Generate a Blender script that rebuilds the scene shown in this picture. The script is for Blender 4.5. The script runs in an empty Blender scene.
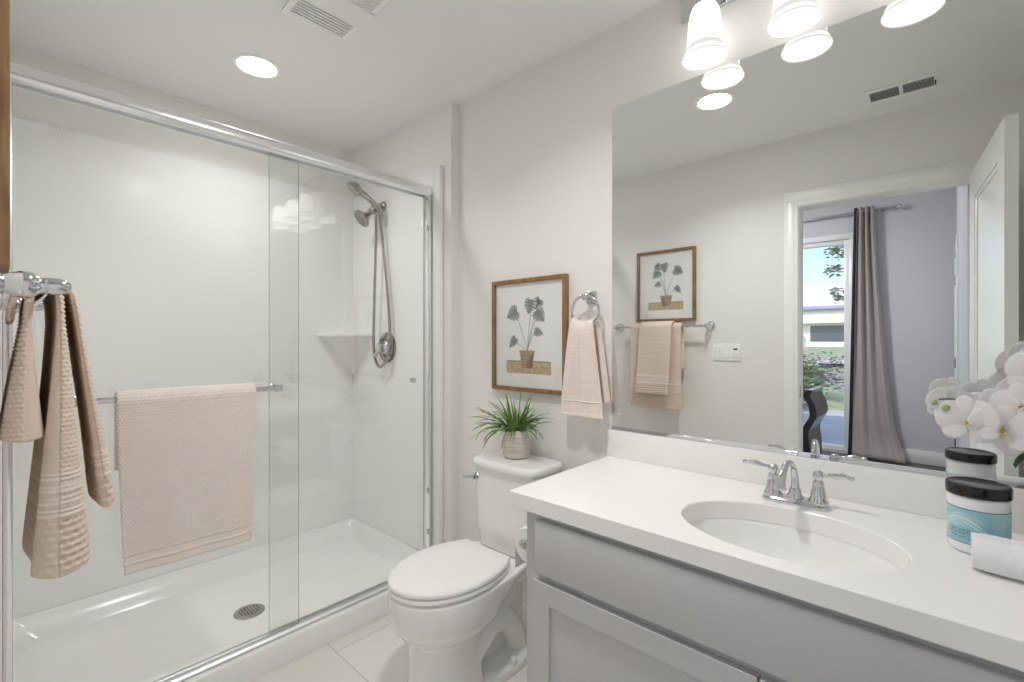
import bpy, bmesh, math, random
import numpy as np
from mathutils import Vector, Matrix
random.seed(7)
PI = math.pi
sc = bpy.context.scene

# ---------------------------------------------------------------- camera
YAW = math.radians(42.5)
EYE = 1.27
cam_data = bpy.data.cameras.new('camera')
cam_data.sensor_width = 36.0
cam_data.lens = 471.0 / 1024.0 * 36.0
cam_data.shift_y = -1.0 / 1024.0
cam_data.clip_start = 0.01
cam_data.clip_end = 300
cam = bpy.data.objects.new('camera', cam_data)
sc.collection.objects.link(cam)
cam.location = (0, 0, EYE)
cam.rotation_euler = (PI / 2, 0, YAW)
sc.camera = cam

# ---------------------------------------------------------------- world, sun, exposure
world = bpy.data.worlds.new('world')
sc.world = world
world.use_nodes = True
wn = world.node_tree
wn.nodes.clear()
sky = wn.nodes.new('ShaderNodeTexSky')
sky.sky_type = 'NISHITA'
sky.sun_disc = False
sky.sun_elevation = math.radians(42)
sky.sun_rotation = math.radians(20)
sky.air_density = 0.9
sky.dust_density = 2.2
bg = wn.nodes.new('ShaderNodeBackground')
bg.inputs['Strength'].default_value = 0.175
wo = wn.nodes.new('ShaderNodeOutputWorld')
wn.links.new(sky.outputs['Color'], bg.inputs['Color'])
wn.links.new(bg.outputs['Background'], wo.inputs['Surface'])

sun_data = bpy.data.lights.new('sun', 'SUN')
sun_data.energy = 1.6
sun_data.angle = math.radians(1.5)
sun_data.color = (1.0, 0.96, 0.9)
sun = bpy.data.objects.new('sun', sun_data)
sc.collection.objects.link(sun)
sun.location = (2, 6, 8)
sun.rotation_euler = Vector((-0.25, -1.0, -0.95)).to_track_quat('-Z', 'Y').to_euler()

sc.view_settings.view_transform = 'Standard'
sc.view_settings.look = 'None'
sc.view_settings.gamma = 1.0
sc.view_settings.use_curve_mapping = False
sc.view_settings.exposure = 0.82
SHADE_E = 1.3       # radiance of the frosted vanity shades
CAN_E = 20.0        # radiance of the recessed lenses
CAN_W = 4.4        # downward beam of each recessed light
BED_E = 95.0        # unseen fill lamp added in the bedroom
cy = sc.cycles
cy.max_bounces = 24
cy.diffuse_bounces = 10
cy.glossy_bounces = 8
cy.transparent_max_bounces = 24
cy.transmission_bounces = 12

# ---------------------------------------------------------------- materials
def lin(c):
    c = c / 255.0
    return c / 12.92 if c <= 0.04045 else ((c + 0.055) / 1.055) ** 2.4

def col(rgb):
    return (lin(rgb[0]), lin(rgb[1]), lin(rgb[2]), 1.0)

MATS = {}
def mat(name, rgb, rough=0.5, metal=0.0, spec=0.5, bump=None, coat=0.0, sheen=0.0, sss=0.0):
    m = bpy.data.materials.new(name)
    m.use_nodes = True
    nt = m.node_tree
    b = nt.nodes['Principled BSDF']
    b.inputs['Base Color'].default_value = col(rgb)
    b.inputs['Roughness'].default_value = rough
    b.inputs['Metallic'].default_value = metal
    b.inputs['Specular IOR Level'].default_value = spec
    if coat:
        b.inputs['Coat Weight'].default_value = coat
        b.inputs['Coat Roughness'].default_value = 0.05
    if sheen:
        b.inputs['Sheen Weight'].default_value = sheen
    if bump:
        scale, strength = bump
        tc = nt.nodes.new('ShaderNodeTexCoord')
        n = nt.nodes.new('ShaderNodeTexNoise')
        n.inputs['Scale'].default_value = scale
        n.inputs['Detail'].default_value = 3
        bp = nt.nodes.new('ShaderNodeBump')
        bp.inputs['Strength'].default_value = strength
        bp.inputs['Distance'].default_value = 0.002
        nt.links.new(tc.outputs['Object'], n.inputs['Vector'])
        nt.links.new(n.outputs['Fac'], bp.inputs['Height'])
        nt.links.new(bp.outputs['Normal'], b.inputs['Normal'])
    MATS[name] = m
    return m

def vary(m, rgb_a, rgb_b, scale=(6, 6, 6), detail=4, lo=0.35, hi=0.65, distortion=0.0):
    """mottled base colour between two tones"""
    nt = m.node_tree
    b = nt.nodes['Principled BSDF']
    tc = nt.nodes.new('ShaderNodeTexCoord')
    mp = nt.nodes.new('ShaderNodeMapping')
    mp.inputs['Scale'].default_value = scale
    n = nt.nodes.new('ShaderNodeTexNoise')
    n.inputs['Scale'].default_value = 1.0
    n.inputs['Detail'].default_value = detail
    n.inputs['Distortion'].default_value = distortion
    r = nt.nodes.new('ShaderNodeValToRGB')
    r.color_ramp.elements[0].position = lo
    r.color_ramp.elements[0].color = col(rgb_a)
    r.color_ramp.elements[1].position = hi
    r.color_ramp.elements[1].color = col(rgb_b)
    nt.links.new(tc.outputs['Object'], mp.inputs['Vector'])
    nt.links.new(mp.outputs['Vector'], n.inputs['Vector'])
    nt.links.new(n.outputs['Fac'], r.inputs['Fac'])
    nt.links.new(r.outputs['Color'], b.inputs['Base Color'])
    return m

def emit(name, rgb, strength):
    m = bpy.data.materials.new(name)
    m.use_nodes = True
    nt = m.node_tree
    nt.nodes.clear()
    e = nt.nodes.new('ShaderNodeEmission')
    e.inputs['Color'].default_value = col(rgb)
    e.inputs['Strength'].default_value = strength
    o = nt.nodes.new('ShaderNodeOutputMaterial')
    nt.links.new(e.outputs[0], o.inputs['Surface'])
    MATS[name] = m
    return m

def thin_glass(name, tint, base=0.06):
    m = bpy.data.materials.new(name)
    m.use_nodes = True
    nt = m.node_tree
    nt.nodes.clear()
    t = nt.nodes.new('ShaderNodeBsdfTransparent')
    t.inputs['Color'].default_value = tint
    g = nt.nodes.new('ShaderNodeBsdfGlossy')
    g.inputs['Roughness'].default_value = 0.0
    lw = nt.nodes.new('ShaderNodeLayerWeight')
    lw.inputs['Blend'].default_value = 0.5
    p = nt.nodes.new('ShaderNodeMath'); p.operation = 'POWER'; p.inputs[1].default_value = 5.0
    s = nt.nodes.new('ShaderNodeMath'); s.operation = 'MULTIPLY_ADD'
    s.inputs[1].default_value = 1.0 - base; s.inputs[2].default_value = base
    mx = nt.nodes.new('ShaderNodeMixShader')
    o = nt.nodes.new('ShaderNodeOutputMaterial')
    nt.links.new(lw.outputs['Facing'], p.inputs[0])
    nt.links.new(p.outputs[0], s.inputs[0])
    nt.links.new(s.outputs[0], mx.inputs['Fac'])
    nt.links.new(t.outputs[0], mx.inputs[1])
    nt.links.new(g.outputs[0], mx.inputs[2])
    nt.links.new(mx.outputs[0], o.inputs['Surface'])
    MATS[name] = m
    return m

WALL = mat('wall_paint', (232, 231, 228), 0.6, bump=(220, 0.05))
CEIL = mat('ceiling_paint', (238, 238, 236), 0.7, bump=(180, 0.05))
TRIM = mat('trim_paint', (242, 242, 239), 0.3)
BEDWALL = mat('bedroom_paint', (207, 205, 208), 0.6)
BEDFLOOR = vary(mat('dark_floorboards', (70, 64, 62), 0.35), (58, 52, 52), (82, 76, 72), (3, 30, 3))
ACRYL = mat('white_acrylic', (241, 241, 240), 0.16)
PORC = mat('white_porcelain', (243, 243, 241), 0.07, coat=0.4)
QUARTZ = mat('white_quartz', (244, 243, 241), 0.22)
GREYPAINT = mat('grey_cabinet_paint', (192, 192, 193), 0.38)
CHROME = mat('chrome', (212, 213, 217), 0.06, metal=1.0)
SATIN = mat('satin_chrome', (246, 246, 248), 0.22, metal=1.0)
ALU = mat('bright_aluminium', (236, 237, 239), 0.42, metal=1.0)
BRUSHED = mat('brushed_metal', (196, 197, 198), 0.25, metal=1.0)
NICKEL = mat('nickel', (168, 165, 158), 0.2, metal=1.0)
BLACKGLOSS = mat('black_plastic', (22, 21, 22), 0.22)
DARKGAP = mat('slot_shade_dark_plastic', (58, 58, 58), 0.8)  # dark colour standing in for shade inside slots; also used for dark parts
MIRROR = mat('mirror_silver', (243, 245, 244), 0.0, metal=1.0)
TOWEL = mat('taupe_terry', (222, 205, 192), 0.95, spec=0.1)
TOWELPALE = mat('cream_thread', (234, 222, 212), 0.9, spec=0.1)
TOWEL2 = mat('pale_pink_terry', (236, 226, 221), 0.95, spec=0.1)
TOWEL2PALE = mat('pale_thread', (236, 225, 217), 0.9, spec=0.1)
TOWEL3 = mat('rose_terry', (233, 219, 213), 0.95, spec=0.1)
TOWEL3PALE = mat('ivory_thread', (240, 232, 222), 0.9, spec=0.1)
WHITETERRY = mat('white_terry', (240, 240, 241), 0.95, spec=0.1, sheen=0.2, bump=(260, 1.0))
WOOD = vary(mat('walnut_wood', (140, 108, 72), 0.45), (112, 82, 52), (160, 124, 84), (40, 40, 5), 5, 0.3, 0.7, 0.6)
MATBOARD = mat('white_mat_board', (240, 240, 240), 0.6)
GLASS = thin_glass('shower_glass', (0.986, 0.991, 0.986, 1))
GLASSEDGE = mat('glass_edge', (150, 160, 152), 0.15)
PANE = thin_glass('window_glass', (0.96, 0.97, 0.97, 1))
SHADE = emit('frosted_shade_lit', (255, 252, 248), SHADE_E)
SHADERIM = emit('frosted_rim_dimmed', (246, 243, 240), 0.50)  # dimmer glow that draws the grey shading on rim and band
CAN = emit('downlight_lens_lit', (255, 252, 249), CAN_E)
BEDFILL = emit('bedroom_fill_lit', (252, 252, 255), BED_E)
TILE = mat('floor_tile', (214, 211, 205), 0.22)

# grout joints of the floor tiles (one line runs along x at y = 0.93)
def tile_nodes():
    nt = TILE.node_tree
    b = nt.nodes['Principled BSDF']
    tc = nt.nodes.new('ShaderNodeTexCoord')
    mp = nt.nodes.new('ShaderNodeMapping')
    mp.inputs['Location'].default_value = (0.30, -0.93, 0)
    br = nt.nodes.new('ShaderNodeTexBrick')
    br.offset = 0.5
    br.inputs['Color1'].default_value = col((232, 229, 224))
    br.inputs['Color2'].default_value = col((228, 225, 219))
    br.inputs['Mortar'].default_value = col((200, 197, 190))
    br.inputs['Scale'].default_value = 1.0
    br.inputs['Mortar Size'].default_value = 0.0028
    br.inputs['Mortar Smooth'].default_value = 0.2
    br.inputs['Brick Width'].default_value = 0.61
    br.inputs['Row Height'].default_value = 0.305
    nt.links.new(tc.outputs['Object'], mp.inputs['Vector'])
    nt.links.new(mp.outputs['Vector'], br.inputs['Vector'])
    nt.links.new(br.outputs['Color'], b.inputs['Base Color'])
tile_nodes()

# ---------------------------------------------------------------- mesh helpers
def world_loc(o):
    v = Vector((0, 0, 0))
    while o is not None:
        v += o.location
        o = o.parent
    return v

def link_mesh(name, me, m, parent=None, smooth=True, angle=40):
    """link a mesh given in world coordinates, under its parent if it has one"""
    o = bpy.data.objects.new(name, me)
    sc.collection.objects.link(o)
    if isinstance(m, (list, tuple)):
        for k in m:
            me.materials.append(k)
    else:
        me.materials.append(m)
    if parent is not None:
        me.transform(Matrix.Translation(-world_loc(parent)))
        o.parent = parent
    if smooth:
        me.shade_smooth()
        if angle is not None:
            me.set_sharp_from_angle(angle=math.radians(angle))
    return o

def obj(name, bm, m, parent=None, smooth=True, angle=40, fix=True):
    if fix:
        bmesh.ops.recalc_face_normals(bm, faces=bm.faces)
    me = bpy.data.meshes.new(name)
    bm.to_mesh(me)
    bm.free()
    return link_mesh(name, me, m, parent, smooth, angle)

def recentre(o):
    """move a top-level one-mesh thing's origin to the middle of its base"""
    me = o.data
    co = np.empty(len(me.vertices) * 3)
    me.vertices.foreach_get('co', co)
    co = co.reshape(-1, 3)
    c = Vector(((co[:, 0].min() + co[:, 0].max()) / 2, (co[:, 1].min() + co[:, 1].max()) / 2, co[:, 2].min()))
    me.transform(Matrix.Translation(-c))
    o.location = c
    return o

def tag(o, label, cat, group=None, kind=None):
    o['label'] = label
    o['category'] = cat
    if group: o['group'] = group
    if kind: o['kind'] = kind
    return o

def thing(name, label, cat, loc, group=None):
    o = bpy.data.objects.new(name, None)
    o.empty_display_size = 0.05
    sc.collection.objects.link(o)
    o.location = loc
    return tag(o, label, cat, group)

def struct(o, label=None, cat=None):
    o['kind'] = 'structure'
    if label: o['label'] = label
    if cat: o['category'] = cat
    return o

def dup(root, loc, rz=0.0, label=None, scale=None):
    r = root.copy(); sc.collection.objects.link(r)
    r.location = loc; r.rotation_euler = (0, 0, rz)
    if scale: r.scale = scale
    if label: r['label'] = label
    for ch in list(root.children):
        c = ch.copy(); sc.collection.objects.link(c); c.parent = r
        for g in ch.children:
            d = g.copy(); sc.collection.objects.link(d); d.parent = c
    return r

def box(bm, lo, hi, bevel=0.0, seg=2, mi=0):
    b2 = bmesh.new()
    bmesh.ops.create_cube(b2, size=1.0)
    for v in b2.verts:
        v.co = Vector((lo[i] + (v.co[i] + 0.5) * (hi[i] - lo[i]) for i in range(3)))
    if bevel > 0:
        bmesh.ops.bevel(b2, geom=list(b2.edges), offset=bevel, segments=seg, affect='EDGES', profile=0.5)
    merge(bm, b2, mi)

def merge(bm, b2, mi=None, M=None):
    if M is not None:
        b2.transform(M)
    vm = {v: bm.verts.new(v.co) for v in b2.verts}
    for f in b2.faces:
        try:
            nf = bm.faces.new([vm[v] for v in f.verts])
            nf.material_index = f.material_index if mi is None else mi
        except ValueError:
            pass
    b2.free()

def boxes(*items, bevel=0.0, seg=2):
    bm = bmesh.new()
    for lo, hi in items:
        box(bm, lo, hi, bevel, seg)
    return bm

def loft(bm, rings, closed=True, cap0=True, cap1=True, mi=0):
    """rings: lists of points with one length"""
    vs = [[bm.verts.new(p) for p in r] for r in rings]
    n = len(vs[0])
    for a, b in zip(vs, vs[1:]):
        for i in range(n if closed else n - 1):
            j = (i + 1) % n
            f = bm.faces.new((a[i], a[j], b[j], b[i])); f.material_index = mi
    if cap0:
        f = bm.faces.new(vs[0][::-1]); f.material_index = mi
    if cap1:
        f = bm.faces.new(vs[-1]); f.material_index = mi
    return vs

def frame_of(d):
    d = Vector(d).normalized()
    a = Vector((0, 0, 1)) if abs(d.z) < 0.9 else Vector((1, 0, 0))
    u = d.cross(a).normalized()
    return u, d.cross(u).normalized()

def lathe(bm, prof, origin=(0, 0, 0), axis=(0, 0, 1), seg=32, cap0=False, cap1=False, mi=0):
    """prof: list of (radius, height along the axis)"""
    d = Vector(axis).normalized()
    u, v = frame_of(d)
    o = Vector(origin)
    rings = []
    for r, h in prof:
        r = max(r, 1e-5)
        rings.append([o + d * h + u * (r * math.cos(2 * PI * i / seg)) + v * (r * math.sin(2 * PI * i / seg)) for i in range(seg)])
    return loft(bm, rings, True, cap0, cap1, mi)

def smooth_path(pts, n=8):
    """Catmull-Rom through the points"""
    P = [Vector(p) for p in pts]
    P = [2 * P[0] - P[1]] + P + [2 * P[-1] - P[-2]]
    out = []
    for i in range(1, len(P) - 2):
        p0, p1, p2, p3 = P[i - 1:i + 3]
        for k in range(n):
            t = k / n
            out.append(0.5 * ((2 * p1) + (p2 - p0) * t + (2 * p0 - 5 * p1 + 4 * p2 - p3) * t * t + (3 * p1 - p0 - 3 * p2 + p3) * t ** 3))
    out.append(P[-2])
    return out

def tube(bm, pts, r, seg=12, caps=True, mi=0, flat=None, closed=False):
    """r: one radius or one per point; flat: squash of the second cross axis"""
    P = [Vector(p) for p in pts]
    n = len(P)
    R = r if isinstance(r, (list, tuple)) else [r] * n
    if len(R) != n:
        R = [float(x) for x in np.interp(np.linspace(0, 1, n), np.linspace(0, 1, len(R)), R)]
    rings = []
    u = None
    for i in range(n):
        if closed:
            t = (P[(i + 1) % n] - P[i - 1]).normalized()
        else:
            t = (P[min(i + 1, n - 1)] - P[max(i - 1, 0)]).normalized()
        if u is None:
            u, v = frame_of(t)
        else:
            u = (u - t * u.dot(t)).normalized()
            v = t.cross(u).normalized()
        k = flat or 1.0
        rings.append([P[i] + u * (R[i] * math.cos(2 * PI * j / seg)) + v * (R[i] * k * math.sin(2 * PI * j / seg)) for j in range(seg)])
    if closed:
        rings.append(rings[0][:])
        return loft(bm, rings, True, False, False, mi)
    return loft(bm, rings, True, caps, caps, mi)

def superell(cx, cy_, a, b, z, n=40, e=2.0, e_front=None):
    out = []
    for i in range(n):
        t = 2 * PI * i / n
        c, s = math.cos(t), math.sin(t)
        ee = e
        out.append(Vector((cx + a * math.copysign(abs(c) ** (2 / ee), c), cy_ + b * math.copysign(abs(s) ** (2 / ee), s), z)))
    return out

def prism(bm, outline, h, axis=(0, 0, 1), bevel=0.0, seg=2, mi=0):
    """extrude a planar outline along the axis"""
    b2 = bmesh.new()
    vs = [b2.verts.new(p) for p in outline]
    f = b2.faces.new(vs)
    r = bmesh.ops.extrude_face_region(b2, geom=[f])
    d = Vector(axis).normalized() * h
    for g in r['geom']:
        if isinstance(g, bmesh.types.BMVert):
            g.co += d
    bmesh.ops.recalc_face_normals(b2, faces=b2.faces)
    if bevel:
        es = [e for e in b2.edges if len(e.link_faces) == 2 and e.calc_face_angle(0) > 0.6]
        bmesh.ops.bevel(b2, geom=es, offset=bevel, segments=seg, affect='EDGES', profile=0.5)
    merge(bm, b2, mi)

def add_mod_bevel(o, w, seg=2):
    md = o.modifiers.new('bevel', 'BEVEL')
    md.width = w; md.segments = seg; md.limit_method = 'ANGLE'; md.angle_limit = math.radians(40)
    return o

# cloth hung over a bar: a closed slab swept along a drape path, with woven relief
def cloth(name, path, wdir, w0, w1, thick, mats, parent=None, ds=0.0022, dw=0.0022, zones=(), base_pitch=0.007,
          base_amp=0.0011, wave=None, taper=None, style='dots', out=1, inner=0.35, lift=None):
    """path: (horizontal Vector offset from the bar as points in 3-D at w=0); zones: from the FRONT end, (from, to, kind)"""
    P = smooth_path(path, 14)
    L = [0.0]
    for a, b in zip(P, P[1:]):
        L.append(L[-1] + (b - a).length)
    total = L[-1]
    ns = int(total / ds)
    S = np.linspace(0, total, ns)
    A = np.array([[p.x, p.y, p.z] for p in P])
    C = np.stack([np.interp(S, L, A[:, k]) for k in range(3)], 1)
    T = np.gradient(C, axis=0)
    T /= np.linalg.norm(T, axis=1)[:, None]
    W = np.array(Vector(wdir).normalized())
    N = np.cross(T, W)
    N /= np.linalg.norm(N, axis=1)[:, None]
    width = abs(w1 - w0)
    nw = int(width / dw)
    s_front = total - S                      # distance from the hem of the front flap
    th = np.array([thick(s / total) if callable(thick) else thick for s in S])
    end = np.minimum(S, total - S)
    th = th * np.clip(0.35 + 0.65 * np.sqrt(np.clip(end / 0.006, 0, 1)), 0, 1)
    # each half of the section: flat middle with quarter-round sides, sampled evenly along its arc
    h = (th * 0.5)[:, None]
    arc = (width - 2 * h) + PI * h
    tt = np.linspace(0, 1, nw)[None, :]
    a_ = tt * arc
    q_ = PI / 2 * h
    left = a_ < q_; right = a_ > arc - q_
    phi = np.where(left, PI / 2 - a_ / h, np.where(right, (a_ - (arc - q_)) / h, 0.0))
    wpos0 = np.where(left, w0 + h * (1 - np.sin(phi)), np.where(right, w1 - h * (1 - np.sin(phi)), w0 + h + (a_ - q_)))
    nN = np.cos(phi)
    nW = np.where(left, -np.sin(phi), np.where(right, np.sin(phi), 0.0))
    ss = s_front[:, None] + 0 * a_
    ww = a_ - arc / 2

    def relief(ss, ww):
        p = base_pitch
        if style == 'dots':
            row = np.floor(ss / p)
            d = np.abs(np.sin(PI * (ww / p + 0.5 * (row % 2)))) * np.abs(np.sin(PI * ss / p))
            d = base_amp * d ** 0.7
        elif style == 'chevron':
            zig = np.abs(((ww / 0.03) % 1.0) - 0.5) * 0.03
            d = base_amp * (0.35 + 0.65 * np.abs(np.sin(PI * (ss + zig * 1.4) / p)) * np.abs(np.sin(PI * ww / p)) ** 0.5)
            band = (np.floor(ww / 0.03) % 2)
            d = d * (0.55 + 0.45 * band)
        else:
            d = base_amp * np.abs(np.sin(PI * ww / p)) * np.abs(np.sin(PI * ss / p))
        for a, b, kind in zones:
            k = (ss >= a) & (ss < b)
            if kind == 'flat':
                d = np.where(k, 0.0005, d)
            elif kind == 'blocks':
                q = 0.0150
                row = np.floor(ss / q)
                e = np.abs(np.sin(PI * (ww / q + 0.5 * (row % 2)))) * np.abs(np.sin(PI * ss / q))
                d = np.where(k, -0.0060 * np.clip(e * 1.6 - 0.35, 0, 1) + 0.0030, d)
            elif kind == 'stripe':
                d = np.where(k, 0.0036, d)
        return d

    R = relief(ss, ww)
    R[0] = 0; R[-1] = 0
    off = np.zeros_like(ss)
    if wave is not None:
        off = wave(S[:, None] / total + 0 * wpos0, wpos0)
    wtap = np.ones(ns) if taper is None else np.array([taper(s / total) for s in S])
    wc = (w0 + w1) / 2
    def half(sign):
        k = 1.0 if sign == out else inner
        wp = wc + (wpos0 - wc) * wtap[:, None] + nW * R * k
        up = 0.0 if lift is None else lift(S[:, None] / total + 0 * wp, wp)[..., None] * np.array([0.0, 0.0, 1.0])
        return C[:, None, :] + up + W * wp[..., None] + N[:, None, :] * (off + sign * nN * (h + R * k))[..., None]
    front = half(1); back = half(-1)
    V = np.concatenate([front.reshape(-1, 3), back.reshape(-1, 3)])
    nF = ns * nw
    i, j = np.meshgrid(np.arange(ns - 1), np.arange(nw - 1), indexing='ij')
    a = (i * nw + j).ravel(); b = a + 1; c = a + nw + 1; d = a + nw
    F1 = np.stack([a, b, c, d], 1)
    F2 = np.stack([a + nF, d + nF, c + nF, b + nF], 1)
    e = []
    k = np.arange(nw - 1)
    e.append(np.stack([k, k + nF, k + 1 + nF, k + 1], 1))
    q = (ns - 1) * nw + k
    e.append(np.stack([q, q + 1, q + 1 + nF, q + nF], 1))
    k = np.arange(ns - 1) * nw
    e.append(np.stack([k, k + nw, k + nw + nF, k + nF], 1))
    q = k + nw - 1
    e.append(np.stack([q, q + nF, q + nw + nF, q + nw], 1))
    F = np.concatenate([F1, F2] + e)
    me = bpy.data.meshes.new(name)
    me.vertices.add(len(V)); me.vertices.foreach_set('co', V.ravel())
    me.loops.add(F.size); me.loops.foreach_set('vertex_index', F.ravel().astype(np.int32))
    me.polygons.add(len(F))
    me.polygons.foreach_set('loop_start', np.arange(0, F.size, 4, dtype=np.int32))
    mi = np.zeros(len(F), dtype=np.int32)
    sm = (s_front[:-1] + s_front[1:]) / 2
    for za, zb, kind in zones:
        if kind in ('stripe', 'hem'):
            kk = (sm >= za) & (sm < zb)
            row = np.repeat(kk, nw - 1)
            mi[:len(F1)][row] = 1
            mi[len(F1):2 * len(F1)][row] = 1
            for e0 in (len(F) - 2 * (ns - 1), len(F) - (ns - 1)):
                mi[e0:e0 + ns - 1][kk] = 1
    me.polygons.foreach_set('material_index', mi)
    me.update(calc_edges=True)
    me.validate()
    bm = bmesh.new(); bm.from_mesh(me)
    bmesh.ops.recalc_face_normals(bm, faces=bm.faces)
    bm.to_mesh(me); bm.free()
    return link_mesh(name, me, list(mats), parent, True, None)

# ---------------------------------------------------------------- main dimensions
WY = 1.583       # wall behind toilet and vanity
AY = 1.530       # furred-out shower end wall
SY = 1.515       # face of the surround on that wall
OY = -0.012      # wall opposite the mirror (with the doorway)
LX = -2.770      # wall at the long side of the shower
RX = 0.420       # wall at the right end of the vanity
CZ = 2.465
DX0, DX1, DZ = -0.627, 0.115, 2.05    # doorway
BY = -3.246      # far wall of the bedroom
BRX = 0.088      # side wall of the bedroom
BZ = 2.80

# ---------------------------------------------------------------- room shell
struct(obj('floor', boxes(((LX - 0.1, -0.12, -0.1), (RX + 0.1, WY + 0.1, 0.0))), TILE, smooth=False))
struct(obj('ceiling', boxes(((LX - 0.1, -0.127, CZ), (RX + 0.1, WY + 0.1, BZ + 0.1))), CEIL, smooth=False))
bm = boxes(((-1.815, WY, 0), (RX + 0.1, WY + 0.1, CZ)), ((LX, AY, 0), (-1.815, WY + 0.1, CZ)))
struct(obj('wall_back', bm, WALL, smooth=False))
struct(obj('wall_left', boxes(((LX - 0.1, -0.12, 0), (LX, WY + 0.1, CZ))), WALL, smooth=False))
struct(obj('wall_right', boxes(((RX, -0.12, 0), (RX + 0.1, WY + 0.1, CZ))), WALL, smooth=False))
bm = boxes(((LX, OY - 0.105, 0), (DX0, OY, CZ)), ((DX1, OY - 0.105, 0), (RX, OY, CZ)), ((DX0, OY - 0.105, DZ), (DX1, OY, CZ)))
struct(obj('wall_front', bm, WALL, smooth=False))

# baseboards
struct(obj('baseboard_back', boxes(((-1.815, WY - 0.014, 0), (-0.894, WY, 0.11)), bevel=0.004), TRIM))
struct(obj('baseboard_front', boxes(((-1.87, OY, 0), (DX0 - 0.09, OY + 0.012, 0.11)), bevel=0.004), TRIM))

# doorway: jamb and casing
trim = struct(obj('trim_1', boxes(
    ((DX0, OY - 0.105, 0), (DX0 + 0.004, OY, DZ)), ((DX1 - 0.004, OY - 0.105, 0), (DX1, OY, DZ)),
    ((DX0 + 0.004, OY - 0.105, DZ - 0.006), (DX1 - 0.004, OY, DZ)), bevel=0.0008), TRIM))
bm = bmesh.new()
for (a, b, c, d) in ((DX0 - 0.074, DX0, 0, DZ), (DX1, DX1 + 0.085, 0, DZ), (DX0 - 0.074, DX1 + 0.085, DZ, DZ + 0.088)):
    box(bm, (a, OY, c), (b, OY + 0.010, d), 0.003)
    if d > DZ:
        box(bm, (a + 0.012, OY + 0.006, c + 0.03), (b - 0.012, OY + 0.013, d - 0.012), 0.003)
    else:
        box(bm, (a + 0.012, OY + 0.006, c), (b - 0.02, OY + 0.013, d + 0.03), 0.003)
struct(obj('trim_2', bm, TRIM))
o = obj('strike_plate', boxes(((DX0 + 0.0035, OY - 0.036, 0.93), (DX0 + 0.0055, OY - 0.012, 1.0)), bevel=0.0005), BRUSHED, trim)

# bathroom door, swung into the room beside the camera
ang = math.atan2(0.065, 0.76)
door = struct(bpy.data.objects.new('door_1', None)); sc.collection.objects.link(door)
door.location = (DX1 + 0.012, OY + 0.012, 0.012)
DW, DH, DT = 0.765, 2.045, 0.035
bm = bmesh.new()
def door_leaf(bm, W, H, T, panels):
    """leaf in local xz: x 0..W, thickness along y 0..T, recessed panels on both faces"""
    xs = sorted({0, W, *[p[0] for p in panels], *[p[1] for p in panels]})
    zs = sorted({0, H, *[p[2] for p in panels], *[p[3] for p in panels]})
    for i in range(len(xs) - 1):
        for k in range(len(zs) - 1):
            inside = any(p[0] <= xs[i] and xs[i + 1] <= p[1] and p[2] <= zs[k] and zs[k + 1] <= p[3] for p in panels)
            if not inside:
                box(bm, (xs[i], 0, zs[k]), (xs[i + 1], T, zs[k + 1]))
    for (a, b, c, d) in panels:
        box(bm, (a - 0.001, T * 0.3, c - 0.001), (b + 0.001, T * 0.7, d + 0.001))
        for y0, y1 in ((0.001, T * 0.3), (T * 0.7, T - 0.001)):
            o_, n_ = 0.0, 0.018
            for lo, hi in (((a, c), (a + n_, d)), ((b - n_, c), (b, d)), ((a, c), (b, c + n_)), ((a, d - n_), (b, d))):
                ya, yb = (T * 0.14, T * 0.3) if y0 < T / 2 else (T * 0.7, T * 0.86)
                box(bm, (lo[0], ya, lo[1]), (hi[0], yb, hi[1]), 0.003)
door_leaf(bm, DW, DH, DT, [(0.12, DW - 0.12, 0.22, 0.88), (0.12, DW - 0.12, 1.02, DH - 0.125)])
leaf = obj('leaf', bm, TRIM, None, True, 30)
leaf.parent = door
bm = bmesh.new()
for sy, y0 in ((-1, 0.0), (1, DT)):
    lathe(bm, [(0.032, 0), (0.032, 0.006), (0.012, 0.01), (0.011, 0.045)], (DW - 0.06, y0, 0.93), (0, sy, 0), 20, True, True)
    tube(bm, [(DW - 0.06, y0 + sy * 0.045, 0.93), (DW - 0.11, y0 + sy * 0.05, 0.932), (DW - 0.17, y0 + sy * 0.046, 0.928)], [0.010, 0.009, 0.007], 10)
hd = obj('door_handle', bm, BRUSHED); hd.parent = door
door.rotation_euler = (0, 0, PI / 2 - ang)
# after the turn the leaf's +y side faces -x (the room)

# ---------------------------------------------------------------- bedroom beyond the doorway
struct(obj('floor_bedroom', boxes(((-3.2, BY - 0.1, -0.1), (BRX + 0.1, OY - 0.108, 0.0))), BEDFLOOR, smooth=False))
struct(obj('ceiling_bedroom', boxes(((-3.3, BY - 0.12, BZ), (BRX + 0.12, OY - 0.105, BZ + 0.12))), CEIL, smooth=False))
WX0, WX1, WZ0, WZ1 = -2.75, -0.775, 0.03, 2.40
bm = boxes(((-3.2, BY - 0.12, 0), (WX0, BY, BZ)), ((WX1, BY - 0.12, 0), (BRX + 0.1, BY, BZ)),
           ((WX0, BY - 0.12, WZ1), (WX1, BY, BZ)), ((WX0, BY - 0.12, -0.1), (WX1, BY, WZ0)))
struct(obj('wall_bedroom_far', bm, BEDWALL, smooth=False))
bm = boxes(((BRX, BY, 0), (BRX + 0.1, -2.98, BZ)), ((BRX, -2.22, 0), (BRX + 0.1, OY - 0.106, BZ)), ((BRX, -2.98, 2.05), (BRX + 0.1, -2.22, BZ)))
struct(obj('wall_bedroom_right', bm, BEDWALL, smooth=False))
struct(obj('wall_bedroom_left', boxes(((-3.3, BY - 0.12, 0), (-3.2, OY - 0.105, BZ))), BEDWALL, smooth=False))
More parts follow.
